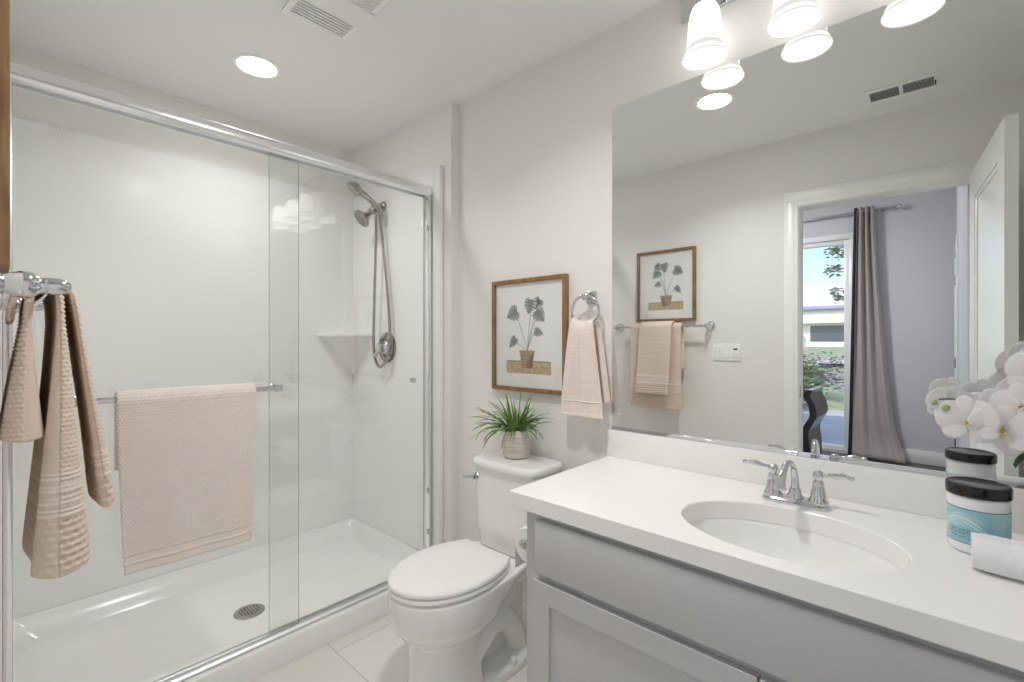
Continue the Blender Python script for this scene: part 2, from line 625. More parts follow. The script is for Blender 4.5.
bm = boxes(((-3.2, OY - 0.117, 0), (DX0 - 0.09, OY - 0.106, BZ)), ((DX0 - 0.09, OY - 0.117, DZ + 0.09), (BRX, OY - 0.106, BZ)))
struct(obj('wall_bedroom_near', bm, BEDWALL, smooth=False))
struct(obj('baseboard_far', boxes(((WX1 + 0.07, BY, 0), (BRX, BY + 0.014, 0.135)), bevel=0.004), TRIM))
struct(obj('baseboard_right', boxes(((BRX - 0.014, -2.1, 0), (BRX, -0.2, 0.135)), bevel=0.004), TRIM))
# bedroom door in the side wall
d2 = struct(bpy.data.objects.new('door_2', None)); sc.collection.objects.link(d2)
d2.location = (BRX + 0.003, -2.965, 0.01)
bm = bmesh.new()
door_leaf(bm, 0.73, 2.03, 0.035, [(0.1, 0.63, 0.2, 0.85), (0.1, 0.63, 1.0, 1.92)])
bm.transform(Matrix.Translation((0.0, 0, 0)) @ Matrix.Rotation(PI / 2, 4, 'Z') @ Matrix.Translation((0, -0.035, 0)))
lf = obj('leaf', bm, TRIM, None, True, 30); lf.parent = d2
for z in (0.25, 1.0, 1.78):
    bm = bmesh.new()
    tube(bm, [(-0.008, 0.0, z), (-0.008, 0.0, z + 0.09)], 0.009, 8)
    box(bm, (-0.006, 0.0, z), (0.0, 0.035, z + 0.09))
    h = obj('hinge', bm, BRUSHED); h.parent = d2
bm = bmesh.new()
lathe(bm, [(0.028, 0), (0.028, 0.006), (0.011, 0.01), (0.010, 0.045)], (0, 0.67, 0.93), (-1, 0, 0), 16, True, True)
tube(bm, [(-0.045, 0.67, 0.93), (-0.05, 0.62, 0.93), (-0.046, 0.56, 0.93)], 0.009, 10)
h = obj('door_handle', bm, BRUSHED); h.parent = d2
struct(obj('trim_3', boxes(((BRX - 0.012, -3.06, 0), (BRX, -2.98, 2.05)), ((BRX - 0.012, -2.22, 0), (BRX, -2.14, 2.05)),
                           ((BRX - 0.012, -3.06, 2.05), (BRX, -2.14, 2.13)), bevel=0.004), TRIM))
# patio window
win = struct(obj('window_1', boxes(
    ((WX0, BY - 0.09, WZ0), (WX0 + 0.05, BY - 0.02, WZ1)), ((WX1 - 0.05, BY - 0.09, WZ0), (WX1, BY - 0.02, WZ1)),
    ((WX0 + 0.05, BY - 0.088, WZ1 - 0.05), (WX1 - 0.05, BY - 0.022, WZ1)), ((WX0 + 0.05, BY - 0.088, WZ0), (WX1 - 0.05, BY - 0.022, WZ0 + 0.045)),
    ((-1.80, BY - 0.08, WZ0 + 0.046), (-1.74, BY - 0.03, WZ1 - 0.051)), bevel=0.004), TRIM))
obj('window_pane', boxes(((WX0 + 0.045, BY - 0.058, WZ0 + 0.04), (WX1 - 0.045, BY - 0.052, WZ1 - 0.045))), PANE, win, smooth=False)
struct(obj('trim_4', boxes(((WX1, BY, 0.0), (WX1 + 0.06, BY + 0.012, WZ1)), ((WX0 - 0.06, BY, WZ1), (WX1 + 0.06, BY + 0.012, WZ1 + 0.06)), bevel=0.003), TRIM))
# unseen fill lamp, added to brighten the bedroom and the light through the doorway
cl = thing('fill_lamp', 'unseen fill lamp added on the ceiling of the room beyond the doorway', 'lamp', (-1.6, -1.7, BZ))
bm = bmesh.new(); lathe(bm, [(0.19, 0), (0.19, -0.03), (0.17, -0.04)], (-1.6, -1.7, BZ), (0, 0, 1), 32, True, True)
obj('canopy', bm, BRUSHED, cl)
bm = bmesh.new(); lathe(bm, [(0.165, -0.04), (0.16, -0.06), (0.12, -0.085), (0.05, -0.1), (0.001, -0.102)], (-1.6, -1.7, BZ), (0, 0, 1), 32)
obj('lamp_shade', bm, BEDFILL, cl)

# ---------------------------------------------------------------- shower
pan = thing('shower_pan', 'white acrylic shower pan with a raised front curb', 'shower pan', (-2.33, 0.76, 0))
PX0, PX1, PY0, PY1 = -2.758, -1.895, 0.001, SY + 0.006
def rrect(x0, x1, y0, y1, r, zf, n=8, ne=10):
    pts = []
    cs = ((x1 - r, y1 - r, 0), (x0 + r, y1 - r, PI / 2), (x0 + r, y0 + r, PI), (x1 - r, y0 + r, 1.5 * PI))
    for q, (cx, cy_, a) in enumerate(cs):
        for i in range(n + 1):
            t = a + PI / 2 * i / n
            pts.append((cx + r * math.cos(t), cy_ + r * math.sin(t)))
        nx = cs[(q + 1) % 4]
        e0 = pts[-1]; e1 = (nx[0] + r * math.cos(nx[2]), nx[1] + r * math.sin(nx[2]))
        for i in range(1, ne):
            pts.append((e0[0] + (e1[0] - e0[0]) * i / ne, e0[1] + (e1[1] - e0[1]) * i / ne))
    return [Vector((x, y, zf(x, y))) for x, y in pts]
def rimz(x, y):
    t = min(max((x + 2.09) / 0.07, 0), 1); t = t * t * (3 - 2 * t)
    return 0.15 + (0.095 - 0.15) * t
bm = bmesh.new()
rings = [rrect(PX0, PX1, PY0, PY1, 0.004, lambda x, y: 0.0),
         rrect(PX0, PX1, PY0, PY1, 0.004, lambda x, y: rimz(x, y) - 0.008),
         rrect(PX0 + 0.004, PX1 - 0.006, PY0 + 0.004, PY1 - 0.004, 0.006, rimz),
         rrect(PX0 + 0.012, PX1 - 0.105, PY0 + 0.012, PY1 - 0.012, 0.03, rimz),
         rrect(PX0 + 0.018, PX1 - 0.112, PY0 + 0.018, PY1 - 0.018, 0.04, lambda x, y: rimz(x, y) - 0.012),
         rrect(PX0 + 0.06, PX1 - 0.135, PY0 + 0.06, PY1 - 0.06, 0.06, lambda x, y: 0.062),
         rrect(PX0 + 0.085, PX1 - 0.16, PY0 + 0.085, PY1 - 0.085, 0.06, lambda x, y: 0.054),
         rrect(-2.42, -2.20, 0.65, 0.89, 0.1, lambda x, y: 0.046)]
loft(bm, rings)
obj('basin', bm, ACRYL, pan, True, 50)
bm = bmesh.new()
lathe(bm, [(0.001, 0.0075), (0.045, 0.0075), (0.056, 0.006), (0.062, 0.003), (0.063, 0.0)], (-2.305, 0.765, 0.046), (0, 0, 1), 40)
for k in range(-3, 4):
    hw = math.sqrt(0.042 ** 2 - (k * 0.012) ** 2)
    for s in (-1, 1):
        box(bm, (min(s * 0.004, s * hw) - 2.305, 0.765 + k * 0.012 - 0.002, 0.0531), (max(s * 0.004, s * hw) - 2.305, 0.765 + k * 0.012 + 0.002, 0.0539), mi=1)
obj('drain', bm, [NICKEL, DARKGAP], pan)

sur = thing('shower_surround', 'glossy white three-panel shower surround with a corner shelf', 'shower wall', (-2.75, 0.76, 0.15))
obj('back_panel', boxes(((LX + 0.001, OY + 0.001, 0.1515), (-2.75, AY - 0.001, 2.165))), ACRYL, sur)
bm = boxes(((-2.7505, SY, 0.1515), (-1.925, AY - 0.001, 2.155)))
box(bm, (-1.93, SY - 0.012, 0.1515), (-1.872, AY - 0.001, 2.155), 0.006, 3)
box(bm, (-1.893, SY - 0.012, 0.0), (-1.872, AY - 0.001, 0.16), 0.004, 3)
obj('side_panel', bm, ACRYL, sur)
bm = boxes(((-2.7505, OY + 0.001, 0.1515), (-1.915, 0.008, 2.155)))
obj('side_panel', bm, ACRYL, sur)
# quarter shelf with a tapering moulded bracket in the back corner
bm = bmesh.new()
def qring(r1, r2, z, n=14):
    pts = [Vector((-2.7502, SY + 0.0002, z))]
    for i in range(n + 1):
        t = PI / 2 * i / n
        e = 1.35
        pts.append(Vector((-2.75 + r1 * math.cos(t) ** (2 / e), SY - r2 * math.sin(t) ** (2 / e), z)))
    return pts
loft(bm, [qring(0.02, 0.02, 1.06), qring(0.10, 0.09, 1.17), qring(0.19, 0.18, 1.265), qring(0.235, 0.222, 1.287), qring(0.245, 0.232, 1.292), qring(0.247, 0.234, 1.306), qring(0.243, 0.23, 1.311)])
obj('corner_shelf', bm, ACRYL, sur, True, 35)

# bypass shower door
sd = thing('shower_door', 'chrome framed sliding glass shower door in two panels', 'shower door', (-1.96, 0.76, 0.095))
bm = bmesh.new()
prof = [(-1.986, 2.004), (-1.986, 2.05), (-1.980, 2.060), (-1.965, 2.063), (-1.948, 2.061), (-1.936, 2.054), (-1.930, 2.040), (-1.930, 2.018), (-1.933, 2.008), (-1.938, 2.003), (-1.940, 2.003), (-1.940, 2.020), (-1.980, 2.020), (-1.980, 2.004)]
loft(bm, [[Vector((x, y, z)) for x, z in prof] for y in (0.0085, SY - 0.013)])
obj('top_rail', bm, SATIN, sd, True, 30)
bm = bmesh.new()
prof = [(-1.982, 0.0975), (-1.982, 0.109), (-1.978, 0.111), (-1.976, 0.105), (-1.944, 0.105), (-1.942, 0.109), (-1.938, 0.109), (-1.930, 0.103), (-1.928, 0.0975)]
loft(bm, [[Vector((x, y, z)) for x, z in prof] for y in (0.0085, SY - 0.013)])
obj('bottom_track', bm, ALU, sd, True, 30)
for y0, y1 in ((0.0085, 0.028), (SY - 0.031, SY - 0.0125)):
    j = obj('side_jamb', boxes(((-1.984, y0, 0.112), (-1.934, y1, 2.003)), bevel=0.004), SATIN, sd)
def glass_panel(name, x, y0, y1):
    bm = bmesh.new()
    box(bm, (x - 0.003, y0, 0.112), (x + 0.003, y1, 2.016), 0.0)
    for f in bm.faces:
        f.material_index = 0 if abs(f.normal.x) > 0.9 else 1
    bmesh.ops.recalc_face_normals(bm, faces=bm.faces)
    for f in bm.faces:
        f.material_index = 0 if abs(f.normal.x) > 0.9 else 1
    return obj(name, bm, [GLASS, GLASSEDGE], sd, smooth=False)
gp = glass_panel('glass_panel', -1.947, 0.034, 0.832)
gp2 = glass_panel('glass_panel', -1.974, 0.727, SY - 0.034)
bm = bmesh.new()
BX, BZT = -1.885, 1.085
tube(bm, [(BX, 0.14, BZT), (BX, 0.742, BZT)], 0.0095, 16)
for y in (0.155, 0.727):
    tube(bm, smooth_path([(-1.944, y, BZT), (BX - 0.02, y, BZT), (BX, y + (0.0), BZT)], 4), 0.0085, 12)
    lathe(bm, [(0.015, 0), (0.015, 0.006), (0.009, 0.01)], (-1.944, y, BZT), (1, 0, 0), 20, True, True)
    lathe(bm, [(0.012, -0.014), (0.013, -0.008), (0.013, 0.008), (0.012, 0.014)], (BX, y, BZT), (0, 1, 0), 16, True, True)
obj('panel_towel_bar', bm, CHROME, gp)
bm = bmesh.new()
lathe(bm, [(0.011, 0), (0.012, 0.003), (0.009, 0.008), (0.012, 0.014), (0.012, 0.022), (0.008, 0.026)], (-1.971, 1.405, 1.068), (1, 0, 0), 20, True, True)
obj('knob', bm, CHROME, gp2)
bm = bmesh.new()
for z in (1.83, 0.49, 0.28):
    bm = bmesh.new(); box(bm, (-1.945, SY - 0.038, z), (-1.930, SY - 0.030, z + 0.025), 0.003)
    obj('bumper', bm, BRUSHED, sd)

# shower head combination
sh = thing('hand_shower_set', 'nickel shower head set with a handheld wand and looping hose', 'shower head', (-2.43, SY, 2.03))
bm = bmesh.new()
lathe(bm, [(0.030, 0), (0.030, 0.004), (0.022, 0.014), (0.012, 0.018)], (-2.43, SY - 0.001, 2.045), (0, -1, 0), 24, True, True)
tube(bm, smooth_path([(-2.43, SY - 0.005, 2.045), (-2.43, 1.48, 2.045), (-2.43, 1.455, 2.03)], 6), 0.010, 12)
obj('shower_arm', bm, NICKEL, sh)
bm = bmesh.new()
lathe(bm, [(0.014, -0.03), (0.019, -0.024), (0.020, 0.02), (0.015, 0.028)], (-2.43, 1.452, 2.02), (0.0, -0.25, -1), 20, True, True)
tube(bm, [(-2.47, 1.445, 2.015), (-2.385, 1.452, 2.015)], [0.012, 0.016], 14)
lathe(bm, [(0.018, -0.02), (0.020, 0.0), (0.018, 0.02)], (-2.393, 1.452, 2.02), (0, -0.55, 1), 18, True, True)
obj('diverter_bracket', bm, NICKEL, sh)
bm = bmesh.new()
ax = Vector((-0.12, -0.75, -0.65)).normalized()
o0 = Vector((-2.452, 1.44, 2.0))
lathe(bm, [(0.012, -0.01), (0.014, 0.015), (0.022, 0.03), (0.047, 0.055), (0.053, 0.062), (0.053, 0.072)], o0, ax, 28, True, False)
lathe(bm, [(0.053, 0.072), (0.047, 0.075), (0.001, 0.076)], o0, ax, 28)
u_, v_ = frame_of(ax)
for rr, cnt in ((0.014, 6), (0.026, 11), (0.037, 16)):
    for k in range(cnt):
        t = 2 * PI * k / cnt
        c = o0 + ax * 0.0755 + u_ * rr * math.cos(t) + v_ * rr * math.sin(t)
        lathe(bm, [(0.0026, 0), (0.002, 0.003)], c, ax, 6, False, True, mi=1)
obj('fixed_head', bm, [NICKEL, DARKGAP], sh)
bm = bmesh.new()
wand = smooth_path([(-2.385, 1.472, 1.965), (-2.393, 1.452, 2.02), (-2.418, 1.408, 2.068), (-2.443, 1.372, 2.098)], 6)
tube(bm, wand, [0.012, 0.014, 0.0135, 0.017, 0.022], 14)
hx = Vector((-2.458, 1.345, 2.112)); ax2 = Vector((-0.3, -0.5, -0.75)).normalized()
lathe(bm, [(0.022, -0.034), (0.040, -0.020), (0.048, 0.0), (0.048, 0.010), (0.042, 0.014), (0.001, 0.0145)], hx, ax2, 28, True)
obj('handheld_wand', bm, NICKEL, sh)
bm = bmesh.new()
hose = smooth_path([(-2.372, 1.472, 1.968), (-2.352, 1.482, 1.80), (-2.318, 1.487, 1.55), (-2.292, 1.485, 1.36), (-2.288, 1.482, 1.24), (-2.312, 1.477, 1.155), (-2.362, 1.470, 1.118),
                    (-2.408, 1.467, 1.150), (-2.426, 1.465, 1.25), (-2.420, 1.465, 1.45), (-2.400, 1.460, 1.7), (-2.388, 1.458, 1.9), (-2.385, 1.454, 1.985)], 22)
rad = [0.0075 + 0.0012 * (i % 2) for i in range(len(hose))]
tube(bm, hose, rad, 10)
obj('hose', bm, NICKEL, sh, True, 60)
for o_ in list(sh.children):
    if o_.name.split('.')[0] in ('shower_arm', 'diverter_bracket', 'fixed_head', 'handheld_wand'):
        o_.data.transform(Matrix.Translation((0.03, 0, 0.0)))
vl = thing('shower_valve', 'round chrome shower valve with a lever on the white surround', 'shower valve', (-2.372, SY, 1.228))
bm = bmesh.new()
lathe(bm, [(0.088, 0.0), (0.088, 0.004), (0.080, 0.010), (0.050, 0.014), (0.046, 0.013)], (-2.360, SY - 0.0005, 1.228), (0, -1, 0), 44, True, True)
for t in (0.8, 2.4, 3.9, 5.5):
    lathe(bm, [(0.007, 0.011), (0.007, 0.016)], (-2.360 + 0.066 * math.cos(t), SY, 1.228 + 0.066 * math.sin(t)), (0, -1, 0), 10, False, True)
obj('escutcheon', bm, NICKEL, vl)
bm = bmesh.new()
lathe(bm, [(0.040, 0.012), (0.038, 0.02), (0.028, 0.028), (0.024, 0.05), (0.026, 0.056), (0.018, 0.064)], (-2.360, SY, 1.228), (0, -1, 0), 28, True, True)
tube(bm, [(-2.360, SY - 0.055, 1.225), (-2.372, SY - 0.060, 1.20), (-2.384, SY - 0.070, 1.176)], [0.011, 0.009, 0.011], 12)
obj('valve_handle', bm, CHROME, vl)

# towel over the bar on the glass
tw = cloth('bath_towel', [(BX - 0.022, 0, 0.862), (BX - 0.021, 0, 0.95), (BX - 0.0185, 0, 1.05), (BX - 0.0190, 0, 1.085), (BX, 0, 1.1045), (BX + 0.0195, 0, 1.086), (BX + 0.022, 0, 1.05), (BX + 0.025, 0, 0.9), (BX + 0.028, 0, 0.7), (BX + 0.030, 0, 0.545)],
           (0, 1, 0), 0.247, 0.640, 0.010, (TOWEL2, TOWEL2PALE), ds=0.0020, dw=0.0020, base_pitch=0.0090, base_amp=0.0042, style='dots',
           zones=((0, 0.012, 'flat'), (0.012, 0.03, 'flat'), (0.03, 0.036, 'stripe'), (0.036, 0.058, 'flat'), (0.058, 0.064, 'stripe')),
           taper=lambda s: 1.0 - 0.08 * max(0, (s - 0.45) / 0.55),
           wave=lambda s, w: 0.004 * np.sin(w * 34 + 1.0) * np.clip((s - 0.42) * 2.2, 0, 1) + 0.003 * np.sin(w * 16) * np.clip((s - 0.42) * 2, 0, 1))
tag(recentre(tw), 'pale pink bath towel hung over the bar on the glass shower door', 'towel')

# ---------------------------------------------------------------- towel bar and towels on the wall opposite the mirror
YB, ZB = 0.063, 1.362
tb = thing('towel_bar', 'chrome towel bar with rounded posts under the framed print beside the doorway', 'towel bar', (-1.46, OY, ZB))
bm = bmesh.new(); tube(bm, [(-1.79, YB, ZB), (-1.128, YB, ZB)], 0.008, 14)
obj('bar', bm, CHROME, tb)
for x in (-1.79, -1.128):
    bm = bmesh.new()
    lathe(bm, [(0.030, 0.0), (0.031, 0.004), (0.026, 0.010), (0.017, 0.014), (0.0155, 0.018), (0.019, 0.026), (0.023, 0.038), (0.022, 0.05), (0.015, 0.058), (0.0135, 0.062), (0.0145, 0.067), (0.0145, 0.083), (0.0125, 0.088), (0.012, 0.092), (0.007, 0.098), (0.001, 0.0995)], (x, OY, ZB), (0, 1, 0), 28, True)
    obj('post', bm, CHROME, tb)
ZON = ((0, 0.012, 'flat'), (0.012, 0.112, 'blocks')) + tuple(z for k in range(4) for z in ((0.120 + k * 0.024, 0.126 + k * 0.024, 'stripe'), (0.130 + k * 0.024, 0.134 + k * 0.024, 'stripe')))
bt = cloth('bath_towel', [(-0, YB - 0.030, 1.075), (0, YB - 0.028, 1.2), (0, YB - 0.022, 1.33), (0, YB - 0.0155, 1.366), (0, YB, 1.3795), (0, YB + 0.0155, 1.366), (0, YB + 0.020, 1.33), (0, YB + 0.022, 1.2), (0, YB + 0.022, 1.02), (0, YB + 0.022, 0.80)],
           (1, 0, 0), -1.655, -1.288, lambda s: 0.009 + 0.14 * max(0, s - 0.44) + 0.20 * max(0, 0.25 - s), (TOWEL, TOWELPALE), ds=0.0021, dw=0.0021, base_pitch=0.0090, base_amp=0.0038, zones=ZON, out=-1, inner=0.2,
           wave=lambda s, w: 0.005 * np.sin((w + 1.288) * 22 + 0.6) * np.clip((s - 0.45) * 2, 0, 1))
tag(recentre(bt), 'taupe bath towel folded over the chrome bar, the longer one underneath', 'towel')
ZON2 = ((0, 0.010, 'flat'), (0.010, 0.062, 'blocks')) + tuple(z for k in range(3) for z in ((0.070 + k * 0.022, 0.076 + k * 0.022, 'stripe'), (0.080 + k * 0.022, 0.083 + k * 0.022, 'stripe')))
ht = cloth('hand_towel', [(0, YB - 0.046, 1.305), (0, YB - 0.045, 1.32), (0, YB - 0.043, 1.342), (0, YB - 0.034, 1.374), (0, YB, 1.3935), (0, YB + 0.036, 1.374), (0, YB + 0.047, 1.34), (0, YB + 0.064, 1.2), (0, YB + 0.083, 1.04), (0, YB + 0.096, 0.905)],
           (1, 0, 0), -1.575, -1.345, lambda s: 0.008 + 0.03 * max(0, s - 0.42), (TOWEL, TOWELPALE), ds=0.0024, dw=0.0022, base_pitch=0.0090, base_amp=0.0034, zones=ZON2, out=-1,
           wave=lambda s, w: 0.003 * np.sin((w + 1.3) * 30) * np.clip((s - 0.45) * 2, 0, 1))
tag(recentre(ht), 'shorter taupe hand towel layered over the bath towel on the chrome bar', 'towel')

# ---------------------------------------------------------------- framed botanical prints
LEAFM = mat('print_leaf', (136, 143, 137), 0.8); LEAFD = mat('print_leaf_dark', (100, 107, 102), 0.8)
STEMM = mat('print_stem', (120, 124, 112), 0.8); POTM = mat('print_pot', (176, 148, 122), 0.8)
POTD = mat('print_pot_dark', (140, 108, 82), 0.8); SHELFM = vary(mat('print_shelf', (196, 170, 140), 0.8), (184, 154, 122), (208, 186, 158), (60, 5, 60))
GLAZE = thin_glass('picture_glass', (0.98, 0.985, 0.98, 1))
FW_, FH_ = 0.424, 0.498
def make_print():
    t = thing('framed_print', 'walnut framed print of a potted split-leaf plant above the toilet', 'picture', (0, 0, 0), 'walnut framed plant prints')
    bm = bmesh.new()
    w, h, f, d = FW_ / 2, FH_ / 2, 0.018, 0.026
    outer = [(-w, -h), (w, -h), (w, h), (-w, h)]
    inner = [(-w + f, -h + f), (w - f, -h + f), (w - f, h - f), (-w + f, h - f)]
    for i in range(4):
        j = (i + 1) % 4
        a, b, c, e = outer[i], outer[j], inner[j], inner[i]
        pts = [Vector((p[0], 0, p[1])) for p in (a, b, c, e)]
        prism(bm, pts, -d, (0, 1, 0), 0.0015, 1)
    obj('frame', bm, WOOD, t, True, 30)
    obj('mat_board', boxes(((-w + f * 0.5, -0.012, -h + f * 0.5), (w - f * 0.5, -0.004, h - f * 0.5))), MATBOARD, t, smooth=False)
    bm = bmesh.new()
    Y = -0.0122
    def poly(pts, mi, lift=0.0):
        vs = [bm.verts.new((x, Y - lift, z)) for x, z in pts]
        fc = bm.faces.new(vs); fc.material_index = mi
    def stroke(p, q, wd, mi, bend=0.0):
        n = 8
        mid = ((p[0] + q[0]) / 2 + bend, (p[1] + q[1]) / 2)
        prev = None
        for i in range(n + 1):
            s = i / n
            x = (1 - s) ** 2 * p[0] + 2 * s * (1 - s) * mid[0] + s * s * q[0]
            z = (1 - s) ** 2 * p[1] + 2 * s * (1 - s) * mid[1] + s * s * q[1]
            if prev: 
                dx, dz = x - prev[0], z - prev[1]; l = math.hypot(dx, dz) or 1
                nx, nz = -dz / l * wd, dx / l * wd
                poly([(prev[0] - nx, prev[1] - nz), (x - nx, z - nz), (x + nx, z + nz), (prev[0] + nx, prev[1] + nz)], mi, 0.0001)
            prev = (x, z)
    def monstera(c, r, ang_, mi, squash=1.0):
        r = r * 1.12
        # heart leaf with split lobes, as separate blades round the midrib
        ca, sa = math.cos(ang_), math.sin(ang_)
        def R(x, z): return (c[0] + (x * ca - z * sa), c[1] + (x * sa + z * ca))
        def edge(ph):
            x = r * 0.88 * squash * math.sin(ph) * (1 - 0.22 * math.cos(ph))
            z = r * 0.92 * math.cos(ph) + 0.42 * r * math.exp(-((ph - PI) / 0.33) ** 2) + 0.22 * r * (math.exp(-(ph / 0.22) ** 2) + math.exp(-((ph - 2 * PI) / 0.22) ** 2))
            return x, z
        n = 60
        poly([R(*edge(2 * PI * i / n)) for i in range(n)], mi, 0.0002)
        for side in (-1, 1):
            for k in range(5):
                ph = 0.62 + 0.44 * k
                a, b = edge(ph - 0.075), edge(ph + 0.075)
                m = ((a[0] + b[0]) / 2, (a[1] + b[1]) / 2)
                tip = (m[0] * 0.36, m[1] * 0.55 - 0.10 * r)
                a = (a[0] * 1.08, a[1] * 1.08); b = (b[0] * 1.08, b[1] * 1.08)
                poly([R(side * a[0], a[1]), R(side * b[0], b[1]), R(side * tip[0], tip[1])], 6, 0.00026)
                q = edge(ph + 0.22)
                poly([R(0, q[1] * 0.5 - 0.12 * r), R(side * q[0] * 0.8, q[1] * 0.86), R(side * q[0] * 0.8, q[1] * 0.86 - 0.05 * r), R(0, q[1] * 0.5 - 0.17 * r)], 1 if mi == 0 else 0, 0.00024)
        poly([R(-0.03 * r, -0.5 * r), R(0.03 * r, -0.5 * r), R(0, 1.05 * r)], 1 if mi == 0 else 0, 0.00028)
    base = (-0.005, -0.078)
    poly([(-0.128, -0.170), (0.128, -0.170), (0.128, -0.118), (-0.128, -0.118)], 5)
    poly([(-0.128, -0.118), (0.128, -0.118), (0.122, -0.114), (-0.120, -0.114)], 4, 0.0001)
    stroke(base, (-0.075, 0.09), 0.0012, 2, 0.02); stroke(base, (0.02, 0.125), 0.0012, 2, -0.005); stroke(base, (0.045, 0.07), 0.0012, 2, -0.01)
    stroke(base, (-0.085, -0.025), 0.0012, 2, 0.02); stroke(base, (0.04, 0.012), 0.0012, 2, -0.012); stroke((0.0, -0.05), (0.055, 0.125), 0.001, 2, -0.01)
    monstera((-0.085, 0.098), 0.036, 2.0, 0); monstera((0.012, 0.132), 0.034, 2.9, 0); monstera((0.058, 0.138), 0.026, 2.5, 1)
    monstera((0.062, 0.088), 0.034, 3.9, 0); monstera((-0.085, -0.028), 0.030, 2.4, 0, 0.75); monstera((0.055, 0.012), 0.026, 4.4, 0, 0.8)
    poly([(-0.036, -0.146), (0.024, -0.146), (0.036, -0.080), (-0.046, -0.080)], 3, 0.0003)
    poly([(-0.049, -0.080), (0.039, -0.080), (0.040, -0.068), (-0.050, -0.068)], 3, 0.0004)
    for z in (-0.088, -0.107, -0.128):
        poly([(-0.043, z - 0.003), (0.031, z - 0.003), (0.032, z), (-0.043, z)], 4, 0.0005)
    poly([(-0.01, -0.146), (0.024, -0.146), (0.036, -0.080), (0.012, -0.095), (-0.004, -0.12)], 4, 0.00045)
    obj('print', bm, [LEAFM, LEAFD, STEMM, POTM, POTD, SHELFM, MATBOARD], t, smooth=False, fix=False)
    obj('glazing', boxes(((-w + f * 0.8, -0.0150, -h + f * 0.8), (w - f * 0.8, -0.0140, h - f * 0.8))), GLAZE, t, smooth=False)
    return t
fp = make_print()
fp.location = (-1.344, WY - 0.0005, 1.292)
dup(fp, (-1.434, OY + 0.0005, 1.650), PI, 'walnut framed plant print above the towel bar, seen in the mirror')

# ---------------------------------------------------------------- towel ring with its hand towel
tr = thing('towel_ring', 'chrome towel ring on the wall between the framed print and the mirror', 'towel ring', (-1.02, WY, 1.44))
bm = bmesh.new()
RXc, RZ = -1.022, 1.438
box(bm, (RXc - 0.024, WY - 0.010, RZ - 0.024), (RXc + 0.024, WY - 0.0003, RZ + 0.024), 0.004)
lathe(bm, [(0.015, 0.008), (0.012, 0.02), (0.012, 0.04), (0.015, 0.046), (0.015, 0.056), (0.010, 0.06)], (RXc, WY, RZ), (0, -1, 0), 20, True, True)
obj('post', bm, CHROME, tr)
bm = bmesh.new()
RC = (RXc, WY - 0.050, RZ - 0.058)
rp = [(RC[0] + 0.062 * math.cos(t), RC[1], RC[2] + 0.062 * math.sin(t)) for t in [2 * PI * i / 48 for i in range(48)]]
tube(bm, rp, 0.0055, 10, closed=True)
obj('ring', bm, CHROME, tr)
yr, zr = RC[1], RC[2] - 0.062
def pleat(s, w):
    x = w - RXc
    f = np.clip(np.abs(s - 0.5) * 2.2, 0, 1)
    g = 0.020 * (np.abs(np.sin(x * 34 + 0.55)) - 0.6) + np.sin(x * 128 + 2.0) * 0.002
    return g * np.clip(f * 1.6, 0, 1) * (1.15 - 0.45 * f)
rt = cloth('hand_towel', [(0, yr + 0.030, 1.03), (0, yr + 0.030, 1.1), (0, yr + 0.027, zr - 0.06), (0, yr + 0.018, zr - 0.004), (0, yr, zr + 0.018), (0, yr - 0.018, zr - 0.004), (0, yr - 0.022, zr - 0.06), (0, yr - 0.022, 1.15), (0, yr - 0.020, 0.975)],
           (1, 0, 0), -1.122, -0.930, 0.009, (TOWEL3, TOWEL3PALE), ds=0.0022, dw=0.0018, base_pitch=0.0080, base_amp=0.0030, style='dots', inner=0.2, lift=lambda s, w: (0.062 - np.sqrt(np.clip(0.062 ** 2 - np.clip(np.abs((w - RXc)), 0, 0.05) ** 2, 1e-6, 1))) * 0.7 * np.exp(-((s - 0.46) / 0.09) ** 2),
           zones=((0, 0.014, 'hem'), (0.014, 0.062, 'flat'), (0.058, 0.064, 'stripe')),
           wave=pleat, taper=lambda s: 0.50 + 0.50 * min(1, (abs(s - 0.48) * 2.1)) ** 0.8)
tag(recentre(rt), 'blush hand towel with an ivory hem gathered through the wall ring', 'towel')

# ---------------------------------------------------------------- toilet
TX = -1.337
to = thing('toilet', 'white two-piece toilet with its lid closed', 'toilet', (TX, 1.25, 0))
def egg(w, y_front, y_back, y_wide, wb, z, n=48, dx=0.0):
    """egg outline: widest at y_wide, round front, back cut to half width wb"""
    pts = []
    m = n // 2
    for i in range(m + 1):                # right side front -> back
        pts.append(None)
    right = []
    for i in range(m + 1):
        t = i / m
        if t <= 0.6:
            a = t / 0.6 * PI / 2
            x = w * math.sin(a); y = y_wide - (y_wide - y_front) * math.cos(a)
        else:
            q = (t - 0.6) / 0.4
            y = y_wide + (y_back - y_wide) * q
            x = w - (w - wb) * (q ** 2.2)
        right.append((x, y))
    out = [Vector((TX + x, y, z)) for x, y in right] + [Vector((TX - x, y, z)) for x, y in right[::-1][:-1]]
    out = out if abs(right[-1][0]) > 1e-6 else out[:-1]
    return out
bm = bmesh.new()
rings = []
